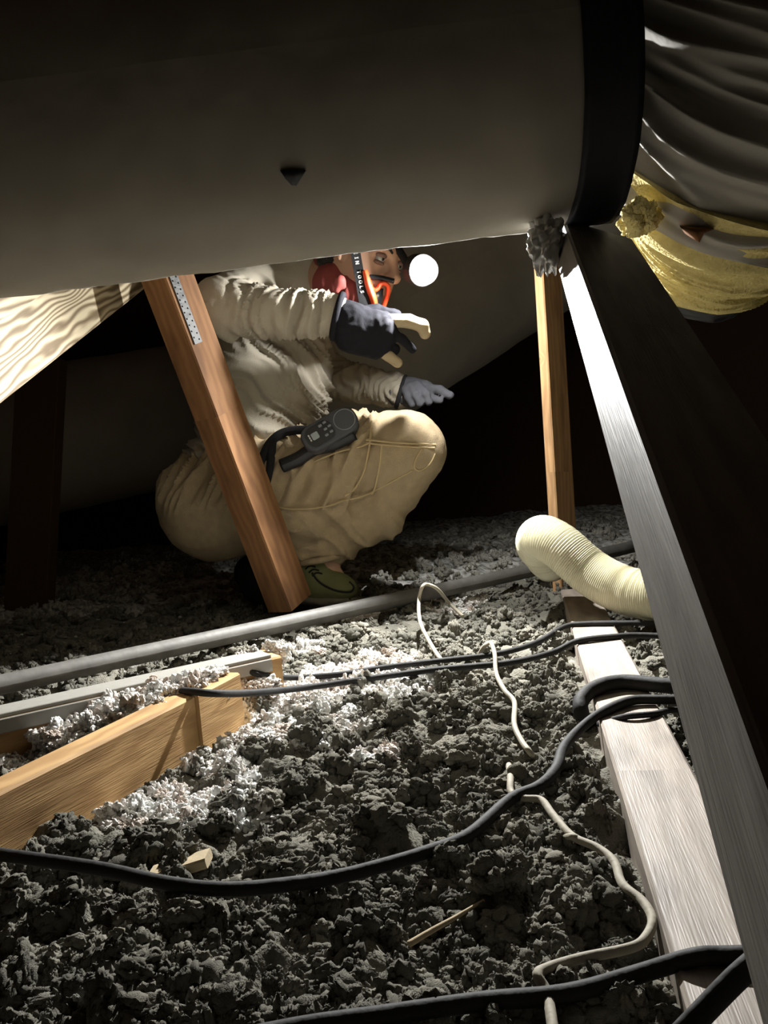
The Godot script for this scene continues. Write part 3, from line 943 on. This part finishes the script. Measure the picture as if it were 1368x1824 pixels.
	add.call([[1000, 1492, -0.01], [1018, 1490, 0.002], [1030, 1494]], 0.03, 0.003, M.cable_white, "short stub of pale wire lying beside the zigzag wire", "wire_stub")
	var near := [P(1420, 1630, 0.30), P(1368, 1692, 0.30), P(1309, 1745, 0.30), P(1234, 1822, 0.30), P(1150, 1910, 0.30)]
	solo("cable", tube(curve_points(near, 8), func(_t, _a): return 0.0042, 12), M.cable_black, "black cable very close to the camera in the bottom right corner", "cable")
	# short dark cable on the left wool
	add.call([[-40, 1305, 0.0], [60, 1290, 0.01], [150, 1268, 0.016], [220, 1262, 0.016], [252, 1252, 0.0]], 0.03, 0.0055, M.cable_black, "short black cable among white tufts left of the tan joist")

# ------------------------------------------------------------------ the worker
func person(lamp_at: Vector3) -> void:
	var base := F(560, 1085, -0.02)
	base = P(560, 1078, 2.12)
	var root := thing("person", base, "person squatting behind the brace in tan work clothes and gloves, pointing with both hands", "person")
	# head frame
	var hc := P(650, 455, 1.98)
	var hf := W(0.70, -0.36, 0.60)
	var hu := W(0.30, 0.88, 0.18); hu = (hu - hf * hu.dot(hf)).normalized()
	var hs := hf.cross(hu); if hs.dot(W(0, 0, 1)) < 0: hs = -hs            # towards the camera-side ear
	var hb := Basis(hs, hu, hf)
	var skull := ell(hc - hf * 0.012 + hu * 0.02, hb, Vector3(0.074, 0.098, 0.094), 0.02)
	var head := [skull,
		ell(hc + hf * 0.028 - hu * 0.055, hb, Vector3(0.060, 0.066, 0.066), 0.04),
		cap(hc + hf * 0.062 - hu * 0.098, hc + hf * 0.070 - hu * 0.100, 0.020, 0.018, 0.03),
		cap(hc + hf * 0.080 + hu * 0.020 - hs * 0.034, hc + hf * 0.080 + hu * 0.020 + hs * 0.034, 0.014, 0.014, 0.02),
		cap(hc + hf * 0.090 + hu * 0.006, hc + hf * 0.112 - hu * 0.032, 0.008, 0.013, 0.014),
		cap(hc + hf * 0.100 - hu * 0.036 - hs * 0.012, hc + hf * 0.100 - hu * 0.036 + hs * 0.012, 0.008, 0.008, 0.01),
		cap(hc + hf * 0.088 - hu * 0.058 - hs * 0.016, hc + hf * 0.088 - hu * 0.058 + hs * 0.016, 0.007, 0.007, 0.012),
		cap(hc + hf * 0.086 - hu * 0.072 - hs * 0.014, hc + hf * 0.086 - hu * 0.072 + hs * 0.014, 0.008, 0.008, 0.012)]
	for s in [-1.0, 1.0]:
		head.append(ell(hc + hf * 0.086 + hu * 0.0 + hs * 0.031 * s, hb, Vector3(0.016, 0.011, 0.014), -0.008))
		head.append(cap(hc + hf * 0.070 + hu * 0.006 + hs * 0.024 * s, hc + hf * 0.066 + hu * 0.007 + hs * 0.040 * s, 0.0105, 0.009, 0.006))
		head.append(cap(hc - hf * 0.004 + hu * 0.018 + hs * 0.078 * s, hc + hf * 0.002 - hu * 0.026 + hs * 0.074 * s, 0.013, 0.009, 0.008))
		head.append(ell(hc + hf * 0.002 + hu * 0.0 + hs * 0.090 * s, hb, Vector3(0.006, 0.012, 0.008), -0.006))
	var neck_a := P(545, 500, 2.2); var neck_b := hc - hu * 0.05 - hf * 0.02
	# joints
	var sh := P(455, 520, 2.08); var el := P(394, 551, 1.91); var wr := P(592, 562, 1.87)
	var sh2 := P(515, 560, 2.38); var el2 := P(585, 672, 2.40); var wr2 := P(712, 697, 2.27)
	var hip := P(455, 865, 2.13); var kn := P(722, 802, 2.03); var an := P(570, 1000, 2.10)
	var hip2 := P(440, 870, 2.34); var kn2 := P(690, 835, 2.36); var an2 := P(470, 1010, 2.34)
	var pelvis := P(400, 885, 2.22); var waist := P(455, 770, 2.22); var belly := P(478, 690, 2.22); var chest := P(487, 590, 2.22)
	# the body: one continuous surface under the clothes, the head on a finer grid of its own
	var body := [
		cap(neck_a, neck_b, 0.058, 0.052, 0.03), cap(chest, neck_a, 0.11, 0.065, 0.05), cap(belly, chest, 0.12, 0.12, 0.05), cap(pelvis, belly, 0.12, 0.12, 0.05),
		cap(sh, el, 0.045, 0.040, 0.03), cap(el, wr, 0.040, 0.026, 0.02), cap(chest, sh, 0.09, 0.05, 0.04),
		cap(sh2, el2, 0.045, 0.038, 0.03), cap(el2, wr2, 0.038, 0.025, 0.02), cap(chest, sh2, 0.09, 0.05, 0.04),
		cap(pelvis, hip, 0.10, 0.09, 0.03), cap(hip, kn, 0.085, 0.06, 0.03), cap(kn, an, 0.056, 0.036, 0.03), cap(an, P(610, 1045, 2.08), 0.032, 0.024, 0.02),
		cap(pelvis, hip2, 0.10, 0.09, 0.03), cap(hip2, kn2, 0.085, 0.06, 0.03), cap(kn2, an2, 0.056, 0.036, 0.03), cap(an2, P(455, 1040, 2.33), 0.032, 0.024, 0.02)]
	var bm := nets(body, 0.013)
	bm.join(nets(head, 0.0034))
	part("body", bm, M.skin, root)
	# dark hair at the back, a red gaiter at the neck
	var cover := [ell(hc - hf * 0.026 + hu * 0.030, hb, Vector3(0.078, 0.100, 0.090), 0.02), cap(hc - hf * 0.07 - hu * 0.03 - hs * 0.03, hc - hf * 0.07 - hu * 0.03 + hs * 0.03, 0.035, 0.035, 0.03), ell(hc + hf * 0.075 - hu * 0.02, hb, Vector3(0.10, 0.105, 0.075), -0.012)]
	part("hair", nets(cover, 0.0042, func(p: Vector3, _n): return 0.0022 * n_cloth.get_noise_3dv(p * 160.0)), M.hair, root)
	var ear := nets([cap(P(606, 500, 1.905), P(600, 517, 1.91), 0.011, 0.007, 0.01), cap(P(606, 500, 1.905), P(612, 510, 1.91), 0.009, 0.006, 0.01)], 0.0025)
	part("ear", ear, M.red_skin, root)
	part("neck_gaiter", nets([cap(P(602, 512, 2.0), P(636, 528, 1.97), 0.062, 0.056, 0.03), cap(P(590, 470, 2.2), P(615, 480, 2.06), 0.075, 0.07, 0.03)], 0.005, func(p: Vector3, _n): return 0.003 * n_cloth.get_noise_3d(p.x * 60.0, p.y * 18.0, p.z * 18.0)), M.red_skin, root)
	for s in [-1.0, 1.0]:
		var ec: Vector3 = hc + hf * 0.078 + hs * 0.031 * s
		var ew = nets([cap(ec, ec + hf * 0.0001, 0.0112, 0.0112, 0.01)], 0.002)
		var eo = part("eyeball", ew, M.eye_white, root)
		part("iris", nets([cap(ec + hf * 0.0066 - hu * 0.001, ec + hf * 0.0067 - hu * 0.001, 0.0056, 0.0056, 0.01)], 0.0014), M.iris, eo)
		part("eyelid", nets([ell(ec + hu * 0.0055 + hf * 0.001, hb, Vector3(0.015, 0.0078, 0.0128), 0.004), ell(ec - hu * 0.0105 + hf * 0.0005, hb, Vector3(0.014, 0.0055, 0.0115), 0.004)], 0.002), M.lid, root)
		part("eyebrow", tube(curve_points([hc + hf * 0.092 + hu * 0.018 + hs * 0.014 * s, hc + hf * 0.092 + hu * 0.024 + hs * 0.030 * s, hc + hf * 0.078 + hu * 0.020 + hs * 0.050 * s], 6), func(t, _a): return 0.0042 - 0.002 * t, 8), M.hair, root)

	# shirt
	var shirt := [
		cap(P(425, 835, 2.21), waist, 0.135, 0.140, 0.03), cap(P(425, 835, 2.27), P(455, 770, 2.28), 0.13, 0.135, 0.03),
		cap(waist, belly, 0.136, 0.150, 0.04), cap(P(455, 770, 2.29), P(480, 690, 2.29), 0.13, 0.145, 0.04),
		cap(belly, chest, 0.150, 0.140, 0.05), cap(P(480, 690, 2.29), P(487, 590, 2.30), 0.145, 0.135, 0.05),
		cap(chest, P(555, 486, 2.20), 0.135, 0.078, 0.05), cap(P(470, 520, 2.12), P(580, 480, 2.16), 0.085, 0.072, 0.04), cap(P(560, 520, 2.30), P(583, 485, 2.18), 0.08, 0.070, 0.03),
		cap(sh, el, 0.082, 0.066, 0.03), cap(el, wr, 0.066, 0.047, 0.025),
		cap(sh2, el2, 0.078, 0.060, 0.03), cap(el2, wr2, 0.058, 0.045, 0.025)]
	var fold_s := func(p: Vector3, _n: Vector3) -> float:
		var q := loc(p)
		var px := 684.0 + q.x / -q.z * FOCAL; var py := 912.0 - q.y / -q.z * FOCAL
		# along the near sleeve the folds run round the arm, and crowd at the cuff
		var ab := wr - el; var t := clampf((p - el).dot(ab) / ab.length_squared(), 0.0, 1.0)
		var da := (p - el - ab * t).length()
		var ab2 := wr2 - el2; var t2 := clampf((p - el2).dot(ab2) / ab2.length_squared(), 0.0, 1.0)
		var db := (p - el2 - ab2 * t2).length()
		var arm := smoothstep(0.10, 0.075, da) * smoothstep(0.0, 0.25, t)
		var arm2 := smoothstep(0.085, 0.065, db) * smoothstep(0.02, 0.2, t2)
		var ring := n_cloth.get_noise_3d((p - el).dot(ab.normalized()) * 42.0 + 0.8 * n_cloth.get_noise_3dv(p * 7.0), (p - el).dot(W(0, 1, 0)) * 4.0, 0.0)
		var ring2 := n_cloth.get_noise_3d((p - el2).dot(ab2.normalized()) * 36.0 + 1.5 * n_cloth.get_noise_3dv(p * 9.0), (p - el2).dot(W(0, 1, 0)) * 9.0, 4.0)
		var across := q.x * 0.66 + q.y * 0.75; var along := q.x * 0.75 - q.y * 0.66
		var body_f := n_cloth.get_noise_3d(across * 32.0 + 0.9 * n_cloth.get_noise_2d(along * 6.0, across * 6.0), along * 2.4, q.z * 3.0)
		var ruck := n_cloth.get_noise_3d(q.x * 16.0, q.y * 40.0, q.z * 9.0) * smoothstep(760.0, 800.0, py) * 0.008
		var crisp := 0.6 - pow(absf(body_f), 0.7) * 1.7
		var main := 0.017 * crisp * (1.0 - maxf(arm, arm2)) * smoothstep(560.0, 620.0, py) + 0.003 * body_f
		return main + ruck + arm * (0.015 * (0.5 - absf(ring) * 2.0)) * (0.35 + 0.65 * t) * smoothstep(1.02, 0.93, t) + arm2 * 0.007 * (0.5 - absf(ring2) * 2.0)
	part("shirt", nets(shirt, 0.0062, fold_s), M.shirt, root)
	var collar := []
	for k in 25:
		var a := TAU * k / 24
		collar.append(P(592, 482, 2.165) + W(0, 1, 0) * cos(a) * 0.073 + W(0.12, 0, 1) * sin(a) * 0.080)
	part("collar", tube(collar, func(_t, _a): return 0.008, 8, false), M.shirt, root)

	# trousers
	var trou := [
		cap(P(385, 895, 2.18), P(425, 850, 2.19), 0.150, 0.130, 0.03), cap(P(385, 895, 2.29), P(425, 850, 2.28), 0.150, 0.130, 0.03),
		cap(P(455, 872, 2.12), P(640, 815, 2.06), 0.128, 0.108, 0.04), cap(P(640, 815, 2.06), P(722, 802, 2.03), 0.108, 0.096, 0.03),
		cap(P(500, 915, 2.08), P(585, 885, 2.05), 0.098, 0.088, 0.03),
		cap(P(728, 808, 2.045), P(655, 905, 2.09), 0.086, 0.090, 0.006), cap(P(655, 905, 2.09), P(572, 976, 2.10), 0.090, 0.062, 0.02),
		cap(P(440, 872, 2.36), P(690, 835, 2.37), 0.125, 0.095, 0.03), cap(P(690, 838, 2.37), P(485, 990, 2.35), 0.085, 0.064, 0.02)]
	var fold_t := func(p: Vector3, _n: Vector3) -> float:
		var q := loc(p)
		var px := 684.0 + q.x / -q.z * FOCAL; var py := 912.0 - q.y / -q.z * FOCAL
		var across := q.x * 0.90 + q.y * -0.42; var along := q.x * 0.42 + q.y * 0.90
		var f := n_cloth.get_noise_3d(across * 26.0, along * 4.0, q.z * 3.0)
		var thigh := smoothstep(700.0, 640.0, px) * smoothstep(930.0, 880.0, py)
		# creases behind the knee and at the hem
		var shin_c := q.x * 0.62 + q.y * 0.78
		var g := n_cloth.get_noise_3d(shin_c * 15.0, (q.x * 0.78 - q.y * 0.62) * 5.0, q.z * 4.0)
		var low := smoothstep(870.0, 950.0, py) * smoothstep(480.0, 520.0, px)
		return thigh * 0.015 * (0.5 - pow(absf(f), 0.7) * 1.7) + low * 0.014 * (0.5 - pow(absf(g), 0.7) * 1.7) + 0.0016 * n_cloth.get_noise_3dv(p * 30.0) + 0.002 * n_cloth.get_noise_3dv(p * 9.0)
	var tm := nets(trou, 0.0062, fold_t)
	var trousers := part("trousers", tm, M.trousers, root)
	var seam := func(pix, r, called := "seam"):
		var pts := []
		for p in pix:
			var q := touch(trou, p[0], p[1], 0.0)
			if loc(q).z > -2.5: pts.append(q)
		part(called, tube(curve_points(pts, 8), func(_t, _a): return r, 6), M.seam, trousers)
	seam.call([[652, 783], [690, 787], [735, 790], [776, 792]], 0.0030)
	seam.call([[652, 789], [690, 793], [735, 796], [774, 798]], 0.0026)
	seam.call([[659, 728], [662, 750], [660, 775], [657, 800], [648, 840], [632, 870], [614, 884]], 0.0024)
	seam.call([[680, 792], [676, 830], [668, 868], [662, 880]], 0.0026)
	seam.call([[474, 898], [510, 906], [550, 906], [590, 900], [608, 893], [650, 882], [690, 862], [735, 838]], 0.0024)
	seam.call([[752, 800], [742, 815], [738, 832], [748, 838], [766, 826], [775, 808]], 0.0022)
	seam.call([[560, 822], [600, 806], [640, 796], [655, 790]], 0.0020)
	var hem := []
	for k in 25:
		var a := TAU * k / 24
		hem.append(P(566, 993, 2.095) + W(0.9, 0.15, 0) * cos(a) * 0.061 + W(0, -0.1, 1) * sin(a) * 0.060)
	part("hem", tube(hem, func(_t, _a): return 0.008, 8, false), M.trousers, trousers)
	part("cuff_fold", nets([cap(P(530, 992, 2.06), P(605, 984, 2.05), 0.018, 0.016, 0.01), cap(P(526, 975, 2.06), P(612, 968, 2.05), 0.014, 0.02, 0.01)], 0.005, fold_t), M.trousers, trousers)

	# belt and the dark strap on the hip
	var strap_pts := []
	for p in [[452, 850], [468, 815], [482, 788], [502, 772], [530, 766], [560, 768]]: strap_pts.append(touch(trou + shirt, p[0], p[1], 0.006))
	part("belt", tube(curve_points(strap_pts, 6), func(_t, _a): return 0.011, 10), M.strap, root)
	var drop := []
	for p in [[484, 786], [483, 810], [480, 840], [474, 872], [470, 892]]: drop.append(touch(trou + shirt, p[0], p[1], 0.003))
	part("hip_strap", tube(curve_points(drop, 6), func(t, _a): return 0.012 - 0.006 * t, 10), M.strap, root)
	var sheath := []
	for p in [[502, 830], [530, 818], [560, 800], [590, 792], [632, 772]]: sheath.append(touch(trou, p[0], p[1], 0.006))
	part("sheath", tube(curve_points(sheath, 6), func(_t, _a): return 0.017, 10), M.case_dark, root)

	# boots
	var boot := [cap(P(505, 1040, 2.11), P(600, 1046, 2.07), 0.040, 0.037, 0.02), ell(P(608, 1050, 2.065), cam_b, Vector3(0.040, 0.028, 0.045), 0.02), cap(P(552, 1000, 2.09), P(560, 1035, 2.09), 0.046, 0.045, 0.03)]
	var bt := part("boot", nets(boot, 0.0048), M.boot, root)
	part("sole", nets([ell(P(560, 1068, 2.09), Basis(W(0.98, -0.12, 0.2), W(0.12, 1, 0), W(-0.2, 0, 1)).orthonormalized(), Vector3(0.118, 0.015, 0.048), 0.01), ell(P(605, 1068, 2.07), cam_b, Vector3(0.046, 0.013, 0.046), 0.01)], 0.0045), M.sole, bt)
	var stitch := []
	for p in [[556, 1020], [566, 1034], [584, 1046], [604, 1053], [624, 1054], [630, 1046], [622, 1036]]: stitch.append(touch(boot, p[0], p[1], 0.0))
	part("stitching", tube(curve_points(stitch, 6), func(_t, _a): return 0.0026, 6), M.boot_dark, bt)
	for k in 3:
		var lace := []
		for p in [[544 + 6 * k, 1014 + 6 * k], [552 + 6 * k, 1008 + 6 * k], [562 + 6 * k, 1010 + 6 * k]]: lace.append(touch(boot, p[0], p[1], 0.001))
		part("lace", tube(curve_points(lace, 4), func(_t, _a): return 0.0022, 6), M.boot_dark, bt)
	part("boot", nets([cap(P(450, 1020, 2.30), P(470, 1050, 2.28), 0.050, 0.042, 0.03), cap(P(462, 1045, 2.29), P(500, 1075, 2.22), 0.042, 0.035, 0.03)], 0.006), M.boot_dark, root)

	# near glove: dark back, tan fingertips
	var palm := [cap(G(604, 565, 1.87), G(624, 573, 1.865), 0.041, 0.041, 0.02), cap(G(622, 566, 1.86), G(686, 574, 1.855), 0.028, 0.023, 0.02), cap(G(622, 584, 1.86), G(688, 592, 1.86), 0.030, 0.022, 0.02), cap(G(620, 600, 1.87), G(682, 612, 1.87), 0.026, 0.021, 0.02), cap(G(622, 610, 1.88), G(668, 626, 1.88), 0.020, 0.018, 0.02),
		cap(G(626, 560, 1.89), G(672, 552, 1.90), 0.018, 0.013, 0.015), cap(G(672, 552, 1.90), G(706, 560, 1.90), 0.0125, 0.0105, 0.006),
		cap(G(688, 590, 1.86), G(716, 604, 1.87), 0.0115, 0.0105, 0.008), cap(G(716, 604, 1.87), G(734, 622, 1.89), 0.0105, 0.0095, 0.004),
		cap(G(684, 608, 1.87), G(704, 622, 1.89), 0.0115, 0.0105, 0.008), cap(G(704, 622, 1.89), G(696, 632, 1.91), 0.0105, 0.009, 0.004)]
	var g1 := part("glove", nets(palm, 0.0036, func(p: Vector3, _n): return 0.0016 * n_cloth.get_noise_3dv(p * 55.0)), M.glove, root)
	part("fingertip", nets([cap(G(688, 571, 1.855), G(728, 572, 1.85), 0.0150, 0.0150, 0.006), cap(G(728, 572, 1.85), G(752, 580, 1.85), 0.0150, 0.0142, 0.004), cap(G(752, 580, 1.85), G(757, 594, 1.855), 0.0142, 0.0125, 0.004)], 0.0026), M.glove_tan, g1)
	part("fingertip", nets([cap(G(672, 622, 1.88), G(692, 634, 1.885), 0.0125, 0.012, 0.006), cap(G(692, 634, 1.885), G(708, 646, 1.885), 0.012, 0.0115, 0.004)], 0.0026), M.glove_tan, g1)
	var cuff := []
	for k in 21:
		var a := TAU * k / 20
		cuff.append(G(602, 564, 1.87) + W(0.25, 1, 0) * cos(a) * 0.048 + W(0, 0, 1) * sin(a) * 0.048)
	part("cuff", tube(cuff, func(_t, _a): return 0.0075, 8, false), M.glove, g1)
	# far glove, pointing
	var palm2 := [cap(P(708, 697, 2.27), P(728, 699, 2.26), 0.040, 0.038, 0.02), cap(P(728, 692, 2.25), P(756, 692, 2.24), 0.026, 0.022, 0.02), cap(P(728, 704, 2.25), P(752, 706, 2.24), 0.024, 0.022, 0.02),
		cap(P(756, 690, 2.24), P(782, 694, 2.23), 0.0125, 0.012, 0.008), cap(P(782, 694, 2.23), P(801, 704, 2.22), 0.0118, 0.0112, 0.004),
		cap(P(742, 686, 2.22), P(758, 702, 2.20), 0.0125, 0.0125, 0.004), cap(P(758, 702, 2.20), P(764, 716, 2.20), 0.0125, 0.0105, 0.004),
		cap(P(730, 688, 2.22), P(740, 704, 2.20), 0.012, 0.012, 0.004), cap(P(740, 704, 2.20), P(748, 718, 2.20), 0.012, 0.0105, 0.004),
		cap(P(722, 694, 2.22), P(728, 708, 2.21), 0.0115, 0.0115, 0.004), cap(P(728, 708, 2.21), P(734, 720, 2.21), 0.0115, 0.01, 0.004),
		cap(P(750, 706, 2.24), P(784, 713, 2.22), 0.0115, 0.0095, 0.008)]
	var g2 := part("glove", nets(palm2, 0.0034, func(p: Vector3, _n): return 0.0012 * n_cloth.get_noise_3dv(p * 60.0)), M.glove_grey, root)
	var cuff2 := []
	for k in 21:
		var a := TAU * k / 20
		cuff2.append(P(714, 698, 2.265) + W(0.3, 1, 0) * cos(a) * 0.042 + W(0, 0, 1) * sin(a) * 0.042)
	part("cuff", tube(cuff2, func(_t, _a): return 0.0065, 8, false), M.strap, g2)

	# ---------------- what he wears on his head
	var on := head + cover + [cap(P(602, 512, 2.0), P(636, 528, 1.97), 0.062, 0.056, 0.03)]
	var hl := thing("headlamp", hc - hu * 0.12, "switched-on headlamp on a black lettered strap round the worker's head", "headlamp")
	# strap: a loop round the head, in front of the ear
	var ring := []
	var rc := P(637, 478, 1.98)
	var nrm := W(1, 0.17, 0.0)
	var yv := W(-0.17, 1, 0); var zv := nrm.cross(yv).normalized()
	var solid := on.filter(func(s): return (s[-1] as float) > 0.0)
	for k in 49:
		var a := TAU * k / 48
		var d := yv * cos(a) + zv * sin(a)
		var s := 0.26
		while s > 0.02 and field_at(solid, rc + d * s) > 0.0025: s -= 0.002
		ring.append(rc + d * s)
	var band := MB.new()
	for k in 49:
		var p: Vector3 = ring[k]; var o := (p - rc).normalized()
		for q in [[-0.011, 0.0], [-0.011, 0.003], [0.011, 0.003], [0.011, 0.0]]:
			band.add(p + nrm * (q[0] as float) + o * (q[1] as float))
	for k in 48:
		for q in 4:
			band.quad(k * 4 + q, k * 4 + (q + 1) % 4, k * 4 + 4 + (q + 1) % 4, k * 4 + 4 + q)
	var strap := part("strap", band, M.strap, hl)
	# lettering down the strap
	var font := SystemFont.new()
	font.font_names = PackedStringArray(["Droid Sans"]); font.font_weight = 700
	var text := "KLEIN TOOLS"
	for i in text.length():
		if text[i] == " ": continue
		var py := 434.0 + i * 8.6
		var best := 0; var bd := 1e9
		for k in 49:
			var q := loc(ring[k])
			if q.z < loc(rc).z: continue
			var yy := 912.0 - q.y / -q.z * FOCAL
			if absf(yy - py) < bd: bd = absf(yy - py); best = k
		var q0 := loc(ring[best]); var y0 := 912.0 - q0.y / -q0.z * FOCAL
		var nb := best + (1 if (912.0 - loc(ring[(best + 1) % 48]).y / -loc(ring[(best + 1) % 48]).z * FOCAL - y0) * (py - y0) > 0 else -1)
		var q1 := loc(ring[posmod(nb, 48)]); var y1 := 912.0 - q1.y / -q1.z * FOCAL
		var at: Vector3 = (ring[best] as Vector3).lerp(ring[posmod(nb, 48)], clampf((py - y0) / (y1 - y0 if absf(y1 - y0) > 0.01 else 1.0), 0, 1))
		var tang := ((ring[posmod(nb, 48)] as Vector3) - (ring[best] as Vector3)).normalized()
		var out := nrm.cross(tang).normalized()
		if out.dot(at - rc) < 0: out = -out
		var down := (-yv - out * (-yv).dot(out)).normalized()
		var tmesh := TextMesh.new()
		tmesh.text = text[i]; tmesh.font = font; tmesh.font_size = 32; tmesh.pixel_size = 0.00036; tmesh.depth = 0.0008
		var lo := MeshInstance3D.new()
		lo.name = numbered("letter", strap)
		lo.mesh = tmesh; lo.material_override = M.white_print
		lo.transform = Transform3D(Basis(down, nrm, out).orthonormalized(), at + out * 0.0040 - hl.position)
		strap.add_child(lo, true)
	# lamp body and lens
	var ln := (hf + W(0.1, -0.1, 0.6)).normalized()
	var back := lamp_at - ln * 0.012
	part("lamp_housing", tube([back - ln * 0.034, back - ln * 0.028, back - ln * 0.004, back + ln * 0.004], func(t, _a): return 0.018 if t < 0.1 else 0.034, 28), M.black, hl)
	var lens := MeshInstance3D.new()
	lens.name = "lamp_lens"
	var lm := SphereMesh.new(); lm.radius = 0.031; lm.height = 0.062; lm.radial_segments = 32; lm.rings = 16
	lens.mesh = lm; lens.position = lamp_at - ln * 0.004 - hl.position
	var glow := mat(Color(1, 1, 1), 0.4)
	glow.emission_enabled = true; glow.emission = Color(1.0, 0.98, 0.95); glow.emission_energy_multiplier = 2.5
	lens.material_override = glow
	hl.add_child(lens, true)
	part("bracket", tube(curve_points([back - ln * 0.03, back - ln * 0.05, hc + hf * 0.075 + hu * 0.045], 6), func(_t, _a): return 0.009, 10), M.black, hl)
	var over := []
	for k in 13:
		var a := -0.15 + 1.9 * k / 12.0
		var d := hf * cos(a) + hu * 0.62 + hs * sin(a)
		var s := 0.24
		while s > 0.02 and field_at(solid, hc + d.normalized() * s) > 0.003: s -= 0.002
		over.append(hc + d.normalized() * s)
	part("brow_strap", tube(over, func(_t, _a): return 0.007, 8, true, 1.0), M.strap, hl)

	# orange safety glasses pushed down from the eyes
	var gl := thing("safety_glasses", hc - hu * 0.08 + hf * 0.05, "orange-framed safety glasses slipped down beside the worker's eye", "glasses")
	var on_face := func(pix, lift):
		var o := []
		for p in pix:
			var q := touch(solid, p[0], p[1], lift)
			if loc(q).z < -2.2: q = P(p[0], p[1], 1.92)
			o.append(q)
		return o
	part("frame_arm", tube(curve_points(on_face.call([[650, 482], [653, 492], [656, 505], [661, 520], [666, 535], [669, 552]], 0.006), 6), func(t, _a): return 0.0062 + 0.003 * sin(t * PI), 10), M.orange, gl)
	part("frame_rim", tube(curve_points(on_face.call([[656, 505], [662, 513], [667, 517], [674, 513], [678, 506], [686, 505], [692, 512], [691, 525], [686, 540], [682, 552]], 0.007), 6), func(_t, _a): return 0.0050, 10), M.orange, gl)
	part("temple_arm", tube(curve_points(on_face.call([[652, 493], [668, 494], [684, 496], [702, 501]], 0.006), 6), func(_t, _a): return 0.0058, 10), M.lens_dark, gl)
	var lenspts: Array = on_face.call([[668, 520], [676, 514], [683, 514], [682, 528], [676, 548], [666, 548]], 0.004)
	var lm2 := MB.new()
	var mid := Vector3.ZERO
	for p in lenspts: mid += p / lenspts.size()
	var toward := W(0, 0, 1)
	var c1 := lm2.add(mid + toward * 0.002); var c2 := lm2.add(mid - toward * 0.002)
	for p in lenspts: lm2.add(p + toward * 0.001)
	for p in lenspts: lm2.add(p - toward * 0.002)
	for k in 6:
		var k2 := (k + 1) % 6
		lm2.idx.append_array([c1, 2 + k, 2 + k2, c2, 8 + k2, 8 + k])
		lm2.quad(2 + k, 8 + k, 8 + k2, 2 + k2)
	part("lens", lm2, M.lens_dark, gl)

	# meter on the hip
	var mc := touch(trou, 588, 767, 0.024)
	var mx := W(0.86, 0.50, -0.05); var mz := W(-0.10, 0.22, 1.0); mz = (mz - mx * mz.dot(mx)).normalized()
	var my := mz.cross(mx)
	var mt := thing("handheld_meter", mc - my * 0.04, "dark grey handheld meter with small screen and keys, hung at the worker's hip", "meter")
	part("case", slab(rounded(0.138, 0.066, 0.028, 7), mc, mx, my, 0.032, 0.005), M.case_grey, mt)
	part("face_panel", slab(rounded(0.064, 0.050, 0.018, 6), mc - mx * 0.024 + mz * 0.0165, mx, my, 0.003, 0.001), M.case_dark, mt)
	var rimp := []
	for p in rounded(0.066, 0.052, 0.019, 6): rimp.append(mc - mx * 0.024 + mz * 0.0175 + mx * p.x + my * p.y)
	rimp.append(rimp[0])
	part("panel_rim", tube(rimp, func(_t, _a): return 0.0013, 6, false), M.case_grey, mt)
	part("screen", slab(rounded(0.017, 0.017, 0.003, 4), mc - mx * 0.036 + mz * 0.019, mx, my, 0.002, 0.0004), M.screen, mt)
	for k in 3:
		part("screen_segment", slab(rounded(0.0035, 0.0050, 0.001, 3), mc - mx * 0.049 + my * (0.007 - 0.006 * k) + mz * 0.019, mx, my, 0.002, 0.0004), M.white_print, mt)
	for k in [[-0.015, 0.015], [-0.003, 0.017], [-0.008, 0.002], [0.003, 0.004], [-0.012, -0.012], [0.001, -0.010]]:
		part("key", slab(rounded(0.0085, 0.0055, 0.002, 3), mc + mx * (k[0] as float) + my * (k[1] as float) + mz * 0.019, mx, my, 0.003, 0.0006), M.key, mt)
	var disc := PackedVector2Array()
	for k in 28: disc.append(Vector2(cos(TAU * k / 28), sin(TAU * k / 28)) * 0.0245)
	part("sensor_dial", slab(disc, mc + mx * 0.040 + mz * 0.0165, mx, my, 0.003, 0.001), M.case_grey, mt)
	var dr := []
	for k in 29: dr.append(mc + mx * 0.040 + mz * 0.018 + mx * cos(TAU * k / 28) * 0.0245 + my * sin(TAU * k / 28) * 0.0245)
	part("dial_rim", tube(dr, func(_t, _a): return 0.0011, 6, false), M.key, mt)

func small_things() -> void:
	pass
